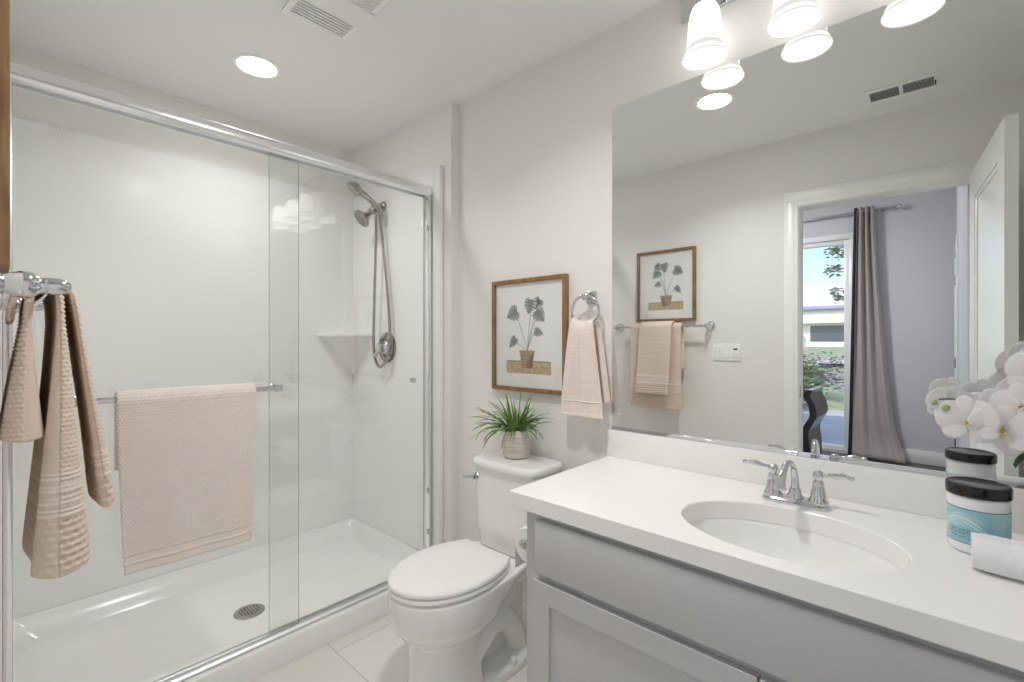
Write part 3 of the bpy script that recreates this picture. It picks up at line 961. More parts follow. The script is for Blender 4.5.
for z, w, yf, yb, yw, wb in ((0.0, 0.124, 0.950, 1.20, 1.09, 0.105), (0.02, 0.122, 0.952, 1.20, 1.09, 0.103), (0.10, 0.114, 0.962, 1.19, 1.09, 0.098), (0.205, 0.110, 0.966, 1.19, 1.09, 0.095),
                             (0.222, 0.116, 0.960, 1.22, 1.10, 0.09), (0.236, 0.130, 0.945, 1.26, 1.11, 0.088), (0.256, 0.150, 0.922, 1.29, 1.12, 0.086), (0.285, 0.168, 0.902, 1.32, 1.12, 0.088), (0.325, 0.178, 0.891, 1.35, 1.12, 0.095), (0.365, 0.181, 0.887, 1.42, 1.12, 0.110), (0.398, 0.181, 0.886, 1.50, 1.12, 0.12), (0.404, 0.177, 0.891, 1.50, 1.12, 0.118)):
    rings.append(egg(w, yf, yb, yw, wb, z))
loft(bm, rings)
# rear deck under the tank, trapway and foot
loft(bm, [superell(TX, 1.46, 0.095, 0.085, 0.30, 32, 4), superell(TX, 1.455, 0.135, 0.105, 0.345, 32, 4), superell(TX, 1.455, 0.150, 0.112, 0.375, 32, 5), superell(TX, 1.455, 0.150, 0.112, 0.404, 32, 5)])
for s in (-1, 1):
    X_ = TX + s * 0.066
    tube(bm, smooth_path([(TX + s * 0.05, 1.13, 0.06), (X_, 1.19, 0.135), (X_, 1.255, 0.190), (X_, 1.325, 0.188), (X_, 1.385, 0.130), (X_, 1.41, 0.06), (X_, 1.415, 0.002)], 6), [0.036, 0.042, 0.046, 0.048, 0.046, 0.042, 0.042], 16)
    tube(bm, smooth_path([(TX + s * 0.050, 1.31, 0.19), (TX + s * 0.054, 1.335, 0.25), (TX + s * 0.056, 1.365, 0.31), (TX + s * 0.05, 1.40, 0.36)], 6), [0.036, 0.046, 0.050, 0.05], 16)
    loft(bm, [superell(TX + s * 0.078, 1.33, 0.062, 0.13, 0.0, 28, 3), superell(TX + s * 0.078, 1.33, 0.060, 0.128, 0.03, 28, 3), superell(TX + s * 0.074, 1.33, 0.044, 0.11, 0.045, 28, 3)])
loft(bm, [superell(TX, 1.36, 0.045, 0.14, 0.02, 28, 3), superell(TX, 1.40, 0.05, 0.10, 0.33, 28, 3)])
bw = obj('bowl', bm, PORC, to, True, None)
rm = bw.modifiers.new('fuse', 'REMESH'); rm.mode = 'VOXEL'; rm.voxel_size = 0.0055; rm.use_smooth_shade = True
sm = bw.modifiers.new('soften', 'SMOOTH'); sm.factor = 0.5; sm.iterations = 6
bm = bmesh.new()
loft(bm, [egg(0.176, 0.892, 1.312, 1.12, 0.118, 0.4065), egg(0.181, 0.886, 1.316, 1.12, 0.122, 0.411), egg(0.181, 0.886, 1.316, 1.12, 0.122, 0.422), egg(0.177, 0.890, 1.313, 1.12, 0.121, 0.426)])
obj('seat', bm, PORC, to, True, 50)
bm = bmesh.new()
loft(bm, [egg(0.174, 0.893, 1.312, 1.12, 0.119, 0.4285), egg(0.181, 0.886, 1.316, 1.12, 0.123, 0.432), egg(0.182, 0.885, 1.316, 1.12, 0.123, 0.440), egg(0.178, 0.889, 1.313, 1.12, 0.121, 0.446),
          egg(0.165, 0.905, 1.288, 1.12, 0.108, 0.4495), egg(0.10, 0.99, 1.23, 1.12, 0.06, 0.4525)])
obj('lid', bm, PORC, to, True, 50)
bm = bmesh.new()
for s in (-1, 1):
    bm = bmesh.new(); tube(bm, [(TX + s * 0.075 - 0.025, 1.326, 0.425), (TX + s * 0.075 + 0.025, 1.326, 0.425)], 0.013, 14)
    obj('hinge', bm, PORC, to)
bm = bmesh.new()
TY = 1.462
KX = TX + 0.024
def tank_ring(hw, hd, z, e=6, bow=0.0):
    pts = superell(KX, TY, hw, hd, z, 64, e)
    for p in pts:
        if p.y < TY:
            p.y -= bow * (1 - ((p.x - KX) / hw) ** 2)
    return pts
loft(bm, [tank_ring(0.148, 0.080, 0.4055), tank_ring(0.155, 0.086, 0.412), tank_ring(0.163, 0.090, 0.50, 6, 0.006), tank_ring(0.171, 0.094, 0.64, 6, 0.010), tank_ring(0.174, 0.096, 0.739, 6, 0.012)])
obj('tank', bm, PORC, to, True, 50)
bm = bmesh.new()
loft(bm, [tank_ring(0.173, 0.100, 0.7395, 6, 0.012), tank_ring(0.180, 0.106, 0.744, 6, 0.013), tank_ring(0.182, 0.108, 0.755, 6, 0.014), tank_ring(0.181, 0.107, 0.767, 6, 0.014), tank_ring(0.174, 0.101, 0.774, 6, 0.013), tank_ring(0.161, 0.088, 0.7755, 6, 0.010)])
obj('tank_lid', bm, PORC, to, True, 50)
bm = bmesh.new()
LXv = KX - 0.142
lathe(bm, [(0.016, 0), (0.017, 0.004), (0.012, 0.010), (0.010, 0.018)], (LXv, 1.371, 0.694), (0, -1, 0), 20, True, True)
tube(bm, smooth_path([(LXv, 1.352, 0.694), (LXv - 0.03, 1.342, 0.696), (LXv - 0.050, 1.340, 0.692)], 5), [0.008, 0.0075, 0.0095], 12)
obj('flush_lever', bm, CHROME, to)
bm = bmesh.new()
for s in (-1, 1):
    bm = bmesh.new(); lathe(bm, [(0.017, 0), (0.017, 0.010), (0.012, 0.020), (0.001, 0.024)], (TX + s * 0.118, 1.33, 0.040), (s * 0.5, 0, 0.9), 16, True)
    obj('bolt_cap', bm, PORC, to)

# potted grass plant on the tank
pp = thing('potted_plant', 'grassy green plant in a ribbed pale grey pot on the toilet tank', 'plant', (-1.334, 1.482, 0.7757))
PC = Vector((-1.334, 1.482, 0.7757))
POT = mat('grey_ceramic', (212, 204, 198), 0.7, bump=(60, 0.25))
bm = bmesh.new()
prof = [(0.042, 0.0), (0.050, 0.003)]
for i in range(41):
    t = i / 40
    z = 0.006 + 0.108 * t
    r = 0.049 + 0.012 * math.sin(PI * (0.15 + 0.72 * t)) - 0.010 * t ** 3
    if 0.18 < t < 0.85:
        r += 0.0020 * math.sin(t * 2 * PI * 12)
    prof.append((r, z))
prof += [(prof[-1][0] - 0.004, 0.1155), (prof[-1][0] - 0.006, 0.110), (prof[-1][0] - 0.006, 0.094)]
lathe(bm, prof, PC, (0, 0, 1), 48, True)
obj('pot', bm, POT, pp, True, 70)
bm = bmesh.new(); lathe(bm, [(0.0425, 0.096), (0.03, 0.100), (0.001, 0.101)], PC, (0, 0, 1), 24)
obj('soil', bm, mat('dark_soil', (58, 46, 36), 0.95), pp)
GR1 = vary(mat('grass_green', (70, 112, 58), 0.45), (52, 92, 48), (138, 176, 84), (25, 25, 25))
bm = bmesh.new()
rg = random.Random(5)
for k in range(135):
    a = rg.uniform(0, 2 * PI)
    ln = rg.uniform(0.115, 0.205)
    lean = rg.uniform(0.10, 1.0) ** 0.8
    droop = rg.uniform(0.2, 1.5) * lean
    d = Vector((math.cos(a), math.sin(a), 0))
    if d.y > 0.2: ln *= 0.62; lean *= 0.6
    r0 = rg.uniform(0.0, 0.033)
    p = PC + d * r0 + Vector((0, 0, 0.097))
    el = PI / 2 - lean * 0.95
    n = 9
    w0 = rg.uniform(0.0030, 0.0052)
    sd_ = Vector((-d.y, d.x, 0))
    prev = None
    twist = rg.uniform(-0.5, 0.5)
    for i in range(n + 1):
        t = i / n
        w = w0 * (0.8 + 0.6 * t) * (1 - t ** 2.2) + 0.0003
        up = Vector((-d.x * math.sin(el), -d.y * math.sin(el), math.cos(el)))
        s2 = (sd_ * math.cos(twist) + up * math.sin(twist)).normalized()
        row = [bm.verts.new(p - s2 * w + up * 0.0010), bm.verts.new(p - up * 0.0004), bm.verts.new(p + s2 * w + up * 0.0010)]
        if prev:
            for q in range(2):
                bm.faces.new((prev[q], prev[q + 1], row[q + 1], row[q]))
        prev = row
        p = p + (d * math.cos(el) + Vector((0, 0, math.sin(el)))) * (ln / n)
        p.y = min(p.y, WY - 0.012)
        p.z = max(p.z, PC.z + 0.012) if (p - PC).length < 0.2 else p.z
        el -= droop * 1.75 / n
ff = obj('foliage', bm, GR1, pp, True, None)
md = ff.modifiers.new('thickness', 'SOLIDIFY'); md.thickness = 0.0007

# ---------------------------------------------------------------- vanity
VX0, VX1, VY0 = -0.894, 0.405, 1.040
va = thing('vanity_cabinet', 'grey shaker vanity cabinet under the white counter', 'cabinet', (-0.245, 1.3, 0))
bm = boxes(((VX0, VY0 + 0.02, 0.09), (VX0 + 0.018, WY - 0.002, 0.781)), ((VX1 - 0.018, VY0 + 0.02, 0.09), (VX1, WY - 0.002, 0.781)),
           ((VX0 + 0.018, VY0 + 0.02, 0.09), (VX1 - 0.018, WY - 0.002, 0.11)), ((VX0 + 0.018, VY0 + 0.085, 0.0), (VX1 - 0.018, VY0 + 0.10, 0.09)),
           ((VX0, VY0 + 0.085, 0.0), (VX0 + 0.018, WY - 0.002, 0.09)), ((VX1 - 0.018, VY0 + 0.085, 0.0), (VX1, WY - 0.002, 0.09)),
           ((VX0 + 0.018, WY - 0.010, 0.11), (VX1 - 0.018, WY - 0.002, 0.781)), bevel=0.001, seg=1)
obj('carcass', bm, GREYPAINT, va)
bm = boxes(((VX0, VY0 + 0.0, 0.09), (VX0 + 0.040, VY0 + 0.0199, 0.781)), ((VX1 - 0.040, VY0, 0.09), (VX1, VY0 + 0.0199, 0.781)),
           ((VX0 + 0.040, VY0, 0.735), (VX1 - 0.040, VY0 + 0.0199, 0.781)), ((VX0 + 0.040, VY0, 0.575), (VX1 - 0.040, VY0 + 0.0199, 0.62)),
           ((VX0 + 0.040, VY0, 0.09), (VX1 - 0.040, VY0 + 0.0199, 0.13)), ((-0.290, VY0, 0.13), (-0.245, VY0 + 0.0199, 0.575)))
obj('face_frame', bm, GREYPAINT, va, smooth=False)
FD = 0.020
obj('drawer_front', boxes(((VX0 + 0.045, VY0 - FD, 0.617), (VX1 - 0.045, VY0 - 0.0002, 0.764)), bevel=0.002), GREYPAINT, va)
def shaker(x0, x1, z0, z1, parent):
    r = 0.058
    bm = boxes(((x0, VY0 - FD, z0), (x0 + r, VY0 - 0.0002, z1)), ((x1 - r, VY0 - FD, z0), (x1, VY0 - 0.0002, z1)),
               ((x0 + r, VY0 - FD, z0), (x1 - r, VY0 - 0.0002, z0 + r)), ((x0 + r, VY0 - FD, z1 - r), (x1 - r, VY0 - 0.0002, z1)), bevel=0.0006, seg=1)
    d = obj('door', bm, GREYPAINT, parent)
    obj('panel', boxes(((x0 + r - 0.004, VY0 - FD * 0.55, z0 + r - 0.004), (x1 - r + 0.004, VY0 - 0.001, z1 - r + 0.004))), GREYPAINT, d, smooth=False)
    return d
shaker(VX0 + 0.037, -0.275, 0.105, 0.596, va)
shaker(-0.269, VX1 - 0.037, 0.105, 0.596, va)

# counter with the oval cut-out, and its backsplash
SC_ = Vector((-0.276, 1.232, 0)); SA, SB = 0.228, 0.167
ct = thing('countertop', 'white quartz vanity counter with a low backsplash', 'counter', (-0.26, 1.3, 0.782))
X0, X1, Y0, Y1, ZT, ZL = -0.940, 0.415, 1.015, WY - 0.001, 0.830, 0.782
N_ = 96
def rect_pt(t):
    # point on the rectangle in the direction t from the sink centre
    c, s = math.cos(t), math.sin(t)
    k = min(((X1 - SC_.x) / c if c > 1e-9 else ((X0 - SC_.x) / c if c < -1e-9 else 1e9)), ((Y1 - SC_.y) / s if s > 1e-9 else ((Y0 - SC_.y) / s if s < -1e-9 else 1e9)))
    return (SC_.x + c * k, SC_.y + s * k)
angs = [2 * PI * i / N_ for i in range(N_)]
for cx, cy_ in ((X0, Y0), (X1, Y0), (X1, Y1), (X0, Y1)):
    t = math.atan2(cy_ - SC_.y, cx - SC_.x) % (2 * PI)
    k = min(range(len(angs)), key=lambda i: abs(angs[i] - t)); angs[k] = t
angs.sort()
def ell(t, a, b, z):
    c, s = math.cos(t), math.sin(t)
    r = 1 / math.sqrt((c / a) ** 2 + (s / b) ** 2)
    return Vector((SC_.x + c * r, SC_.y + s * r, z))
bm = bmesh.new()
e = 0.003
def inset(p, z, d):
    return Vector((min(max(p[0], X0 + d), X1 - d), min(max(p[1], Y0 + d), Y1 - d), z))
loft(bm, [[ell(t, SA - 0.0, SB - 0.0, ZL) for t in angs], [ell(t, SA, SB, ZT - 0.003) for t in angs], [ell(t, SA + 0.003, SB + 0.003, ZT) for t in angs],
          [inset(rect_pt(t), ZT, e) for t in angs], [inset(rect_pt(t), ZT - e, 0) for t in angs], [inset(rect_pt(t), ZL + e, 0) for t in angs], [inset(rect_pt(t), ZL, e) for t in angs], [ell(t, SA, SB, ZL) for t in angs]], True, False, False)
bmesh.ops.remove_doubles(bm, verts=bm.verts, dist=1e-6)
obj('slab', bm, QUARTZ, ct, True, 40)
obj('backsplash', boxes(((-0.945, WY - 0.017, ZT), (X1, WY - 0.001, 0.931)), bevel=0.002), QUARTZ, ct)
# undermount basin
sk = thing('sink', 'white oval undermount sink in the counter', 'sink', (SC_.x, SC_.y, 0.65))
bm = bmesh.new()
prof = [(1.022, ZL - 0.0005), (1.02, ZL - 0.0005), (1.0, ZL - 0.003), (0.985, 0.768), (0.95, 0.742), (0.87, 0.710), (0.72, 0.683), (0.50, 0.666), (0.25, 0.657), (0.10, 0.653)]
outer = [(0.10, 0.641), (0.26, 0.645), (0.52, 0.654), (0.76, 0.672), (0.92, 0.703), (1.0, 0.745), (1.015, 0.768), (1.022, 0.776)]
loft(bm, [[ell(2 * PI * i / 72, SA * k, SB * k, z) for i in range(72)] for k, z in prof + outer + prof[:1]], True, False, False)
bmesh.ops.remove_doubles(bm, verts=bm.verts, dist=1e-6)
obj('basin', bm, PORC, sk, True, 60)
bm = bmesh.new()
lathe(bm, [(0.0225, -0.02), (0.0225, 0.000), (0.021, 0.0025), (0.018, 0.002), (0.016, -0.002), (0.001, -0.002)], (SC_.x, SC_.y, 0.6545), (0, 0, 1), 28, True)
lathe(bm, [(0.014, 0.0), (0.013, 0.004), (0.001, 0.006)], (SC_.x, SC_.y, 0.6525), (0, 0, 1), 24)
obj('drain', bm, CHROME, sk)

# faucet
FX, FY, FZ = -0.295, 1.452, ZT
fa = thing('faucet', 'chrome centerset faucet with two lever handles behind the sink', 'faucet', (FX, FY, FZ))
bm = bmesh.new()
def stad(hw, r, z, n=20):
    pts = []
    for i in range(n + 1):
        t = -PI / 2 + PI * i / n
        pts.append(Vector((FX + hw + r * math.cos(t), FY + r * math.sin(t), z)))
    for i in range(n + 1):
        t = PI / 2 + PI * i / n
        pts.append(Vector((FX - hw + r * math.cos(t), FY + r * math.sin(t), z)))
    return pts
loft(bm, [stad(0.052, 0.029, FZ + 0.0003), stad(0.052, 0.029, FZ + 0.006), stad(0.052, 0.026, FZ + 0.010), stad(0.051, 0.021, FZ + 0.016), stad(0.05, 0.017, FZ + 0.018)])
obj('base_plate', bm, CHROME, fa, True, 35)
bm = bmesh.new()
lathe(bm, [(0.021, 0.014), (0.021, 0.020), (0.017, 0.026), (0.0145, 0.034), (0.0155, 0.038), (0.013, 0.042)], (FX, FY, FZ), (0, 0, 1), 24, True, True)
KS = 0.12
sp = smooth_path([(FX - KS * q, FY - q, FZ + z) for q, z in ((0, 0.036), (0.002, 0.07), (0.018, 0.103), (0.052, 0.117), (0.084, 0.103), (0.099, 0.078), (0.102, 0.062))], 7)
tube(bm, sp, [0.0115, 0.0090, 0.0076, 0.0078, 0.0092, 0.0112, 0.0118], 18)
lathe(bm, [(0.0132, 0), (0.0132, 0.005), (0.011, 0.007)], (FX - KS * 0.102, FY - 0.102, FZ + 0.064), (0, -0.1, -1), 20, True, True)
obj('spout', bm, CHROME, fa, True, 50)
for s in (-1, 1):
    bm = bmesh.new()
    hxp = FX + s * 0.053
    lathe(bm, [(0.0235, 0.012), (0.0245, 0.016), (0.023, 0.022), (0.0195, 0.027), (0.0175, 0.038), (0.0150, 0.052), (0.0125, 0.062), (0.0135, 0.066), (0.0115, 0.070), (0.0095, 0.074), (0.0125, 0.080), (0.0135, 0.087), (0.0110, 0.093), (0.006, 0.097), (0.001, 0.0985)], (hxp, FY, FZ), (0, 0, 1), 28, True)
    hb = obj('handle', bm, CHROME, fa, True, 45)
    bm = bmesh.new()
    lv = smooth_path([(hxp + s * 0.008, FY, FZ + 0.087), (hxp + s * 0.028, FY - 0.001, FZ + 0.090), (hxp + s * 0.050, FY - 0.003, FZ + 0.093), (hxp + s * 0.068, FY - 0.005, FZ + 0.092), (hxp + s * 0.078, FY - 0.006, FZ + 0.092)], 6)
    tube(bm, lv, [0.0055, 0.0048, 0.0070, 0.0085, 0.0052, 0.0075, 0.003], 14)
    obj('lever', bm, CHROME, hb, True, 60)

# wall mirror
mi_ = thing('mirror', 'large frameless wall mirror above the vanity backsplash', 'mirror', (-0.27, WY, 0.93))
bm = boxes(((-0.930, WY - 0.006, 0.936), (0.405, WY - 0.0005, 2.152)), bevel=0.0015, seg=1)
obj('mirror_glass', bm, MIRROR, mi_, smooth=False)
bm = boxes(((-0.930, WY - 0.009, 0.9312), (0.405, WY - 0.0005, 0.9358)), ((-0.930, WY - 0.009, 0.9358), (0.405, WY - 0.0065, 0.943)), bevel=0.0005, seg=1)
obj('channel', bm, CHROME, mi_)

# ---------------------------------------------------------------- toilet paper on the vanity side
tp = thing('toilet_paper_holder', 'chrome paper holder on the side of the grey vanity', 'holder', (VX0, 1.20, 0.60))
bm = bmesh.new()
TPX, TPZ = -0.982, 0.622
for y in (1.130, 1.262):
    bm = bmesh.new(); lathe(bm, [(0.022, 0.0), (0.022, 0.004), (0.012, 0.010), (0.0095, 0.02), (0.0095, 0.075), (0.013, 0.082), (0.013, 0.098), (0.008, 0.104)], (VX0 + 0.0006, y, TPZ), (-1, 0, 0), 20, True, True)
    obj('post', bm, CHROME, tp)
bm = bmesh.new()
tube(bm, [(TPX, 1.130, TPZ), (TPX, 1.262, TPZ)], 0.008, 14)
lathe(bm, [(0.013, -0.004), (0.015, 0.004), (0.010, 0.012), (0.001, 0.014)], (TPX, 1.126, TPZ), (0, -1, 0), 18, True)
obj('spindle', bm, CHROME, tp)
bm = bmesh.new()
ty0, ty1, R0, R1 = 1.147, 1.247, 0.058, 0.021
lathe(bm, [(R1, 0), (R0 - 0.003, 0), (R0, 0.003), (R0, 0.097), (R0 - 0.003, 0.1), (R1, 0.1), (R1, 0)], (TPX, ty0, TPZ - 0.0127), (0, 1, 0), 48)
prism(bm, [Vector((TPX - R0 + 0.0005, ty0 + 0.001, TPZ - 0.0127)), Vector((TPX - R0 + 0.0005, ty1 - 0.001, TPZ - 0.0127)), Vector((TPX - R0 + 0.002, ty1 - 0.001, TPZ - 0.10)), Vector((TPX - R0 + 0.002, ty0 + 0.001, TPZ - 0.10))], 0.0008, (1, 0, 0))
tpr = obj('toilet_paper_roll', bm, mat('white_tissue', (240, 240, 238), 0.95, bump=(300, 0.3)), None, True, 40)
tag(recentre(tpr), 'roll of white toilet paper beside the grey vanity', 'toilet paper')

# ---------------------------------------------------------------- things on the counter
JC = Vector((0.053, 1.386, ZT + 0.0003))
ja = thing('jar', 'clear jar of white bath scrub with a blue label and black lid', 'jar', JC)
JARM = mat('frosted_jar', (236, 238, 240), 0.12, coat=0.4)
bm = bmesh.new()
lathe(bm, [(0.040, 0.0), (0.0445, 0.002), (0.0475, 0.006), (0.0485, 0.012), (0.0485, 0.110), (0.047, 0.116), (0.043, 0.120)], JC, (0, 0, 1), 48, True, True)
obj('body', bm, JARM, ja, True, 50)
LBL = vary(mat('aqua_label', (160, 205, 212), 0.35), (140, 192, 204), (186, 218, 220), (18, 18, 30))
LBLINE = mat('label_line', (104, 130, 140), 0.5)
LBLPALE = mat('label_pale', (214, 232, 232), 0.5)
bm = bmesh.new()
def arcband(r, a0, a1, z0, z1, mi, n=48):
    prev = None
    for i in range(n + 1):
        t = a0 + (a1 - a0) * i / n
        z_lo = z0(i / n) if callable(z0) else z0; z_hi = z1(i / n) if callable(z1) else z1
        row = [bm.verts.new((JC.x + r * math.cos(t), JC.y + r * math.sin(t), JC.z + z_lo)), bm.verts.new((JC.x + r * math.cos(t), JC.y + r * math.sin(t), JC.z + z_hi))]
        if prev:
            f = bm.faces.new((prev[0], row[0], row[1], prev[1])); f.material_index = mi
        prev = row
arcband(0.0488, -3.5, 0.15, 0.022, 0.093, 0)
arcband(0.0490, -3.5, 0.15, 0.0915, 0.0935, 1); arcband(0.0490, -3.5, 0.15, 0.0215, 0.0232, 1)
arcband(0.04905, 0.06, 0.075, 0.024, 0.094, 1)
# pale swash motifs
arcband(0.04895, -2.9, -1.5, lambda u: 0.058 + 0.014 * math.sin(PI * u), lambda u: 0.0605 + 0.015 * math.sin(PI * u), 2)
arcband(0.04895, -2.75, -1.75, lambda u: 0.068 + 0.012 * math.sin(PI * u), lambda u: 0.0695 + 0.012 * math.sin(PI * u), 2)
arcband(0.04895, -2.1, -1.2, lambda u: 0.066 - 0.02 * u, lambda u: 0.068 - 0.02 * u, 2)
# the worn lettering: upright strokes with short cross strokes
a = -2.66
rl = random.Random(3)
for k in range(8):
    h0, h1 = 0.040, 0.051
    arcband(0.0491, a, a + 0.022, h0, h1, 1, 2)
    arcband(0.0491, a + 0.075, a + 0.097, h0 + rl.choice((0, 0, 0.005)), h1, 1, 2)
    for hz in rl.sample((h0, (h0 + h1) / 2 - 0.0008, h1 - 0.0016), 2):
        arcband(0.0491, a, a + 0.097, hz, hz + 0.0016, 1, 3)
    a += 0.143
for a0, a1, hz in ((-2.55, -2.3, 0.0335), (-2.22, -1.98, 0.0335), (-1.9, -1.55, 0.031)):
    arcband(0.0491, a0, a1, hz, hz + 0.0018, 1, 4)
obj('label', bm, [LBL, LBLINE, LBLPALE], ja, True, 60, fix=True)
bm = bmesh.new()
lathe(bm, [(0.045, 0.118), (0.0505, 0.118), (0.0508, 0.120), (0.0508, 0.137), (0.049, 0.140), (0.046, 0.141), (0.044, 0.1395), (0.001, 0.1395)], JC, (0, 0, 1), 56, True)
obj('lid', bm, BLACKGLOSS, ja, True, 40)

# rolled towel: a spiral section, rolled along x
bm = bmesh.new()
pts_o, pts_i = [], []
turns, nsp, r_in, r_out = 3.1, 150, 0.006, 0.0345
RY, RZc = 1.272, ZT + 0.0368
for i in range(nsp + 1):
    t = i / nsp
    th = 2 * PI * turns * t + 0.4
    r = r_in + (r_out - r_in) * t
    pts_o.append((math.cos(th) * (r + 0.0038), math.sin(th) * (r + 0.0038)))
    pts_i.append((math.cos(th) * (r - 0.0038), math.sin(th) * (r - 0.0038)))
outline = pts_o + pts_i[::-1]
nx = 26
rings = []
for k in range(nx + 1):
    u = k / nx
    x = 0.040 + 0.235 * u
    rng = random.Random(k)
    sc_ = 1.0 - 0.06 * (max(0, 1 - u * 10) + max(0, 1 - (1 - u) * 10))
    rings.append([Vector((x + (0.0 if 0 < k < nx else 0), RY - 0.09 * (x - 0.04) + p[0] * sc_ * 1.04, RZc + p[1] * sc_ * 0.96)) for p in outline])
loft(bm, rings, True, False, False)
for r_ in (0, -1):
    pass
nO = len(pts_o)
bm.verts.ensure_lookup_table()
m2 = len(outline)
for base_i, flip in ((0, False), (nx * m2, True)):
    for i in range(nO - 1):
        q = [bm.verts[base_i + i], bm.verts[base_i + i + 1], bm.verts[base_i + m2 - 2 - i], bm.verts[base_i + m2 - 1 - i]]
        bm.faces.new(q if flip else q[::-1])
zmin = min(v.co.z for v in bm.verts)
for v in bm.verts: v.co.z += ZT + 0.0004 - zmin
rolled = obj('rolled_towel', bm, WHITETERRY, None, True, 60)
tag(recentre(rolled), 'small rolled white towel lying on the counter in front of the jar', 'towel')

# orchid
OC = Vector((0.215, 1.445, ZT + 0.0003))
orc = thing('orchid', 'white moth orchid in a silver bowl of black pebbles by the mirror', 'plant', OC)
bm = bmesh.new()
lathe(bm, [(0.045, 0.0), (0.060, 0.002), (0.082, 0.018), (0.091, 0.040), (0.090, 0.060), (0.086, 0.072), (0.083, 0.073), (0.085, 0.060), (0.084, 0.045), (0.06, 0.03), (0.001, 0.028)], OC, (0, 0, 1), 48, True)
obj('bowl', bm, mat('silver_glaze', (206, 208, 212), 0.22, metal=0.35), orc, True, 60)
bm = bmesh.new()
rb = random.Random(9)
lathe(bm, [(0.0845, 0.058), (0.05, 0.062), (0.001, 0.063)], OC, (0, 0, 1), 32)
for k in range(110):
    a = rb.uniform(0, 2 * PI); r = 0.076 * math.sqrt(rb.random())
    b2 = bmesh.new(); bmesh.ops.create_icosphere(b2, subdivisions=2, radius=1)
    M = Matrix.Translation(OC + Vector((r * math.cos(a), r * math.sin(a), 0.064 + rb.uniform(0, 0.006)))) @ Matrix.Rotation(rb.uniform(0, PI), 4, 'Z') @ Matrix.Diagonal((rb.uniform(0.006, 0.01), rb.uniform(0.005, 0.007), rb.uniform(0.004, 0.006), 1))
    merge(bm, b2, 0, M)
pb = obj('pebbles', bm, mat('black_pebble', (26, 26, 28), 0.15), orc, True, 60); pb['kind'] = 'stuff'
OLEAF = mat('orchid_leaf', (66, 104, 60), 0.35)
for k, (a, ln) in enumerate(((0.5, 0.17), (-0.9, 0.13), (-2.5, 0.10))):
    bm = bmesh.new()
    d = Vector((math.cos(a), math.sin(a) * (0.4 if math.sin(a) > 0 else 1), 0)); sd_ = Vector((-d.y, d.x, 0)).normalized()
    rows = []
    for i in range(13):
        t = i / 12
        c = OC + Vector((0, 0, 0.07)) + d * (ln * t) + Vector((0, 0, 0.09 * math.sin(t * 2.4) - 0.02 * t))
        w = 0.024 * math.sin(PI * min(1, 0.12 + 0.86 * t)) ** 0.6 + 0.001
        rows.append([bm.verts.new(c + sd_ * (w * q) + Vector((0, 0, 0.010 * abs(q)))) for q in (-1, -0.5, 0, 0.5, 1)])
    for r0, r1 in zip(rows, rows[1:]):
        for q in range(4):
            bm.faces.new((r0[q], r0[q + 1], r1[q + 1], r1[q]))
    l_ = obj('leaf', bm, OLEAF, orc, True, None)
    md = l_.modifiers.new('thickness', 'SOLIDIFY'); md.thickness = 0.0018
OSTEM = mat('orchid_stem', (92, 96, 66), 0.5)
stem1 = smooth_path([OC + Vector((0, 0, 0.06)), (0.222, 1.435, 1.02), (0.205, 1.425, 1.15), (0.165, 1.415, 1.185), (0.115, 1.405, 1.145), (0.080, 1.400, 1.128), (0.040, 1.398, 1.138), (0.012, 1.396, 1.142), (-0.008, 1.394, 1.140)], 8)
bm = bmesh.new(); tube(bm, stem1, [0.0042, 0.0038, 0.0034, 0.0028, 0.0022, 0.0017], 10)
s1 = obj('stem', bm, OSTEM, orc, True, 60)
stem2 = smooth_path([OC + Vector((0.01, 0.005, 0.06)), (0.245, 1.445, 1.05), (0.25, 1.44, 1.22), (0.215, 1.437, 1.29), (0.165, 1.435, 1.265), (0.135, 1.43, 1.225)], 8)
bm = bmesh.new(); tube(bm, stem2, [0.0042, 0.0036, 0.0028, 0.0018], 10)
obj('stem', bm, OSTEM, orc, True, 60)
BUD = mat('orchid_bud', (168, 178, 118), 0.5)
for p, r in (((-0.010, 1.393, 1.137), 0.006), ((0.010, 1.392, 1.128), 0.0075), ((0.03, 1.394, 1.126), 0.006)):
    bm = bmesh.new()
    lathe(bm, [(0.001, 0.0), (r * 0.8, r * 0.5), (r, r * 1.1), (r * 0.7, r * 1.9), (0.001, r * 2.4)], p, (-0.6, -0.4, -0.5), 14)
    obj('bud', bm, BUD, orc, True, None)
PETAL = mat('orchid_petal', (251, 250, 251), 0.55)
def translucent(m, rgb, fac):
    nt = m.node_tree
    t = nt.nodes.new('ShaderNodeBsdfTranslucent'); t.inputs['Color'].default_value = col(rgb)
    mx = nt.nodes.new('ShaderNodeMixShader'); mx.inputs['Fac'].default_value = fac
    out = nt.nodes['Material Output']
    nt.links.new(nt.nodes['Principled BSDF'].outputs[0], mx.inputs[1]); nt.links.new(t.outputs[0], mx.inputs[2])
    nt.links.new(mx.outputs[0], out.inputs['Surface'])
translucent(PETAL, (252, 251, 252), 0.45)
LIP = mat('orchid_lip', (226, 208, 168), 0.5); LIPY = mat('orchid_throat', (198, 168, 92), 0.5); LIPB = mat('orchid_lip_brown', (182, 140, 112), 0.5)
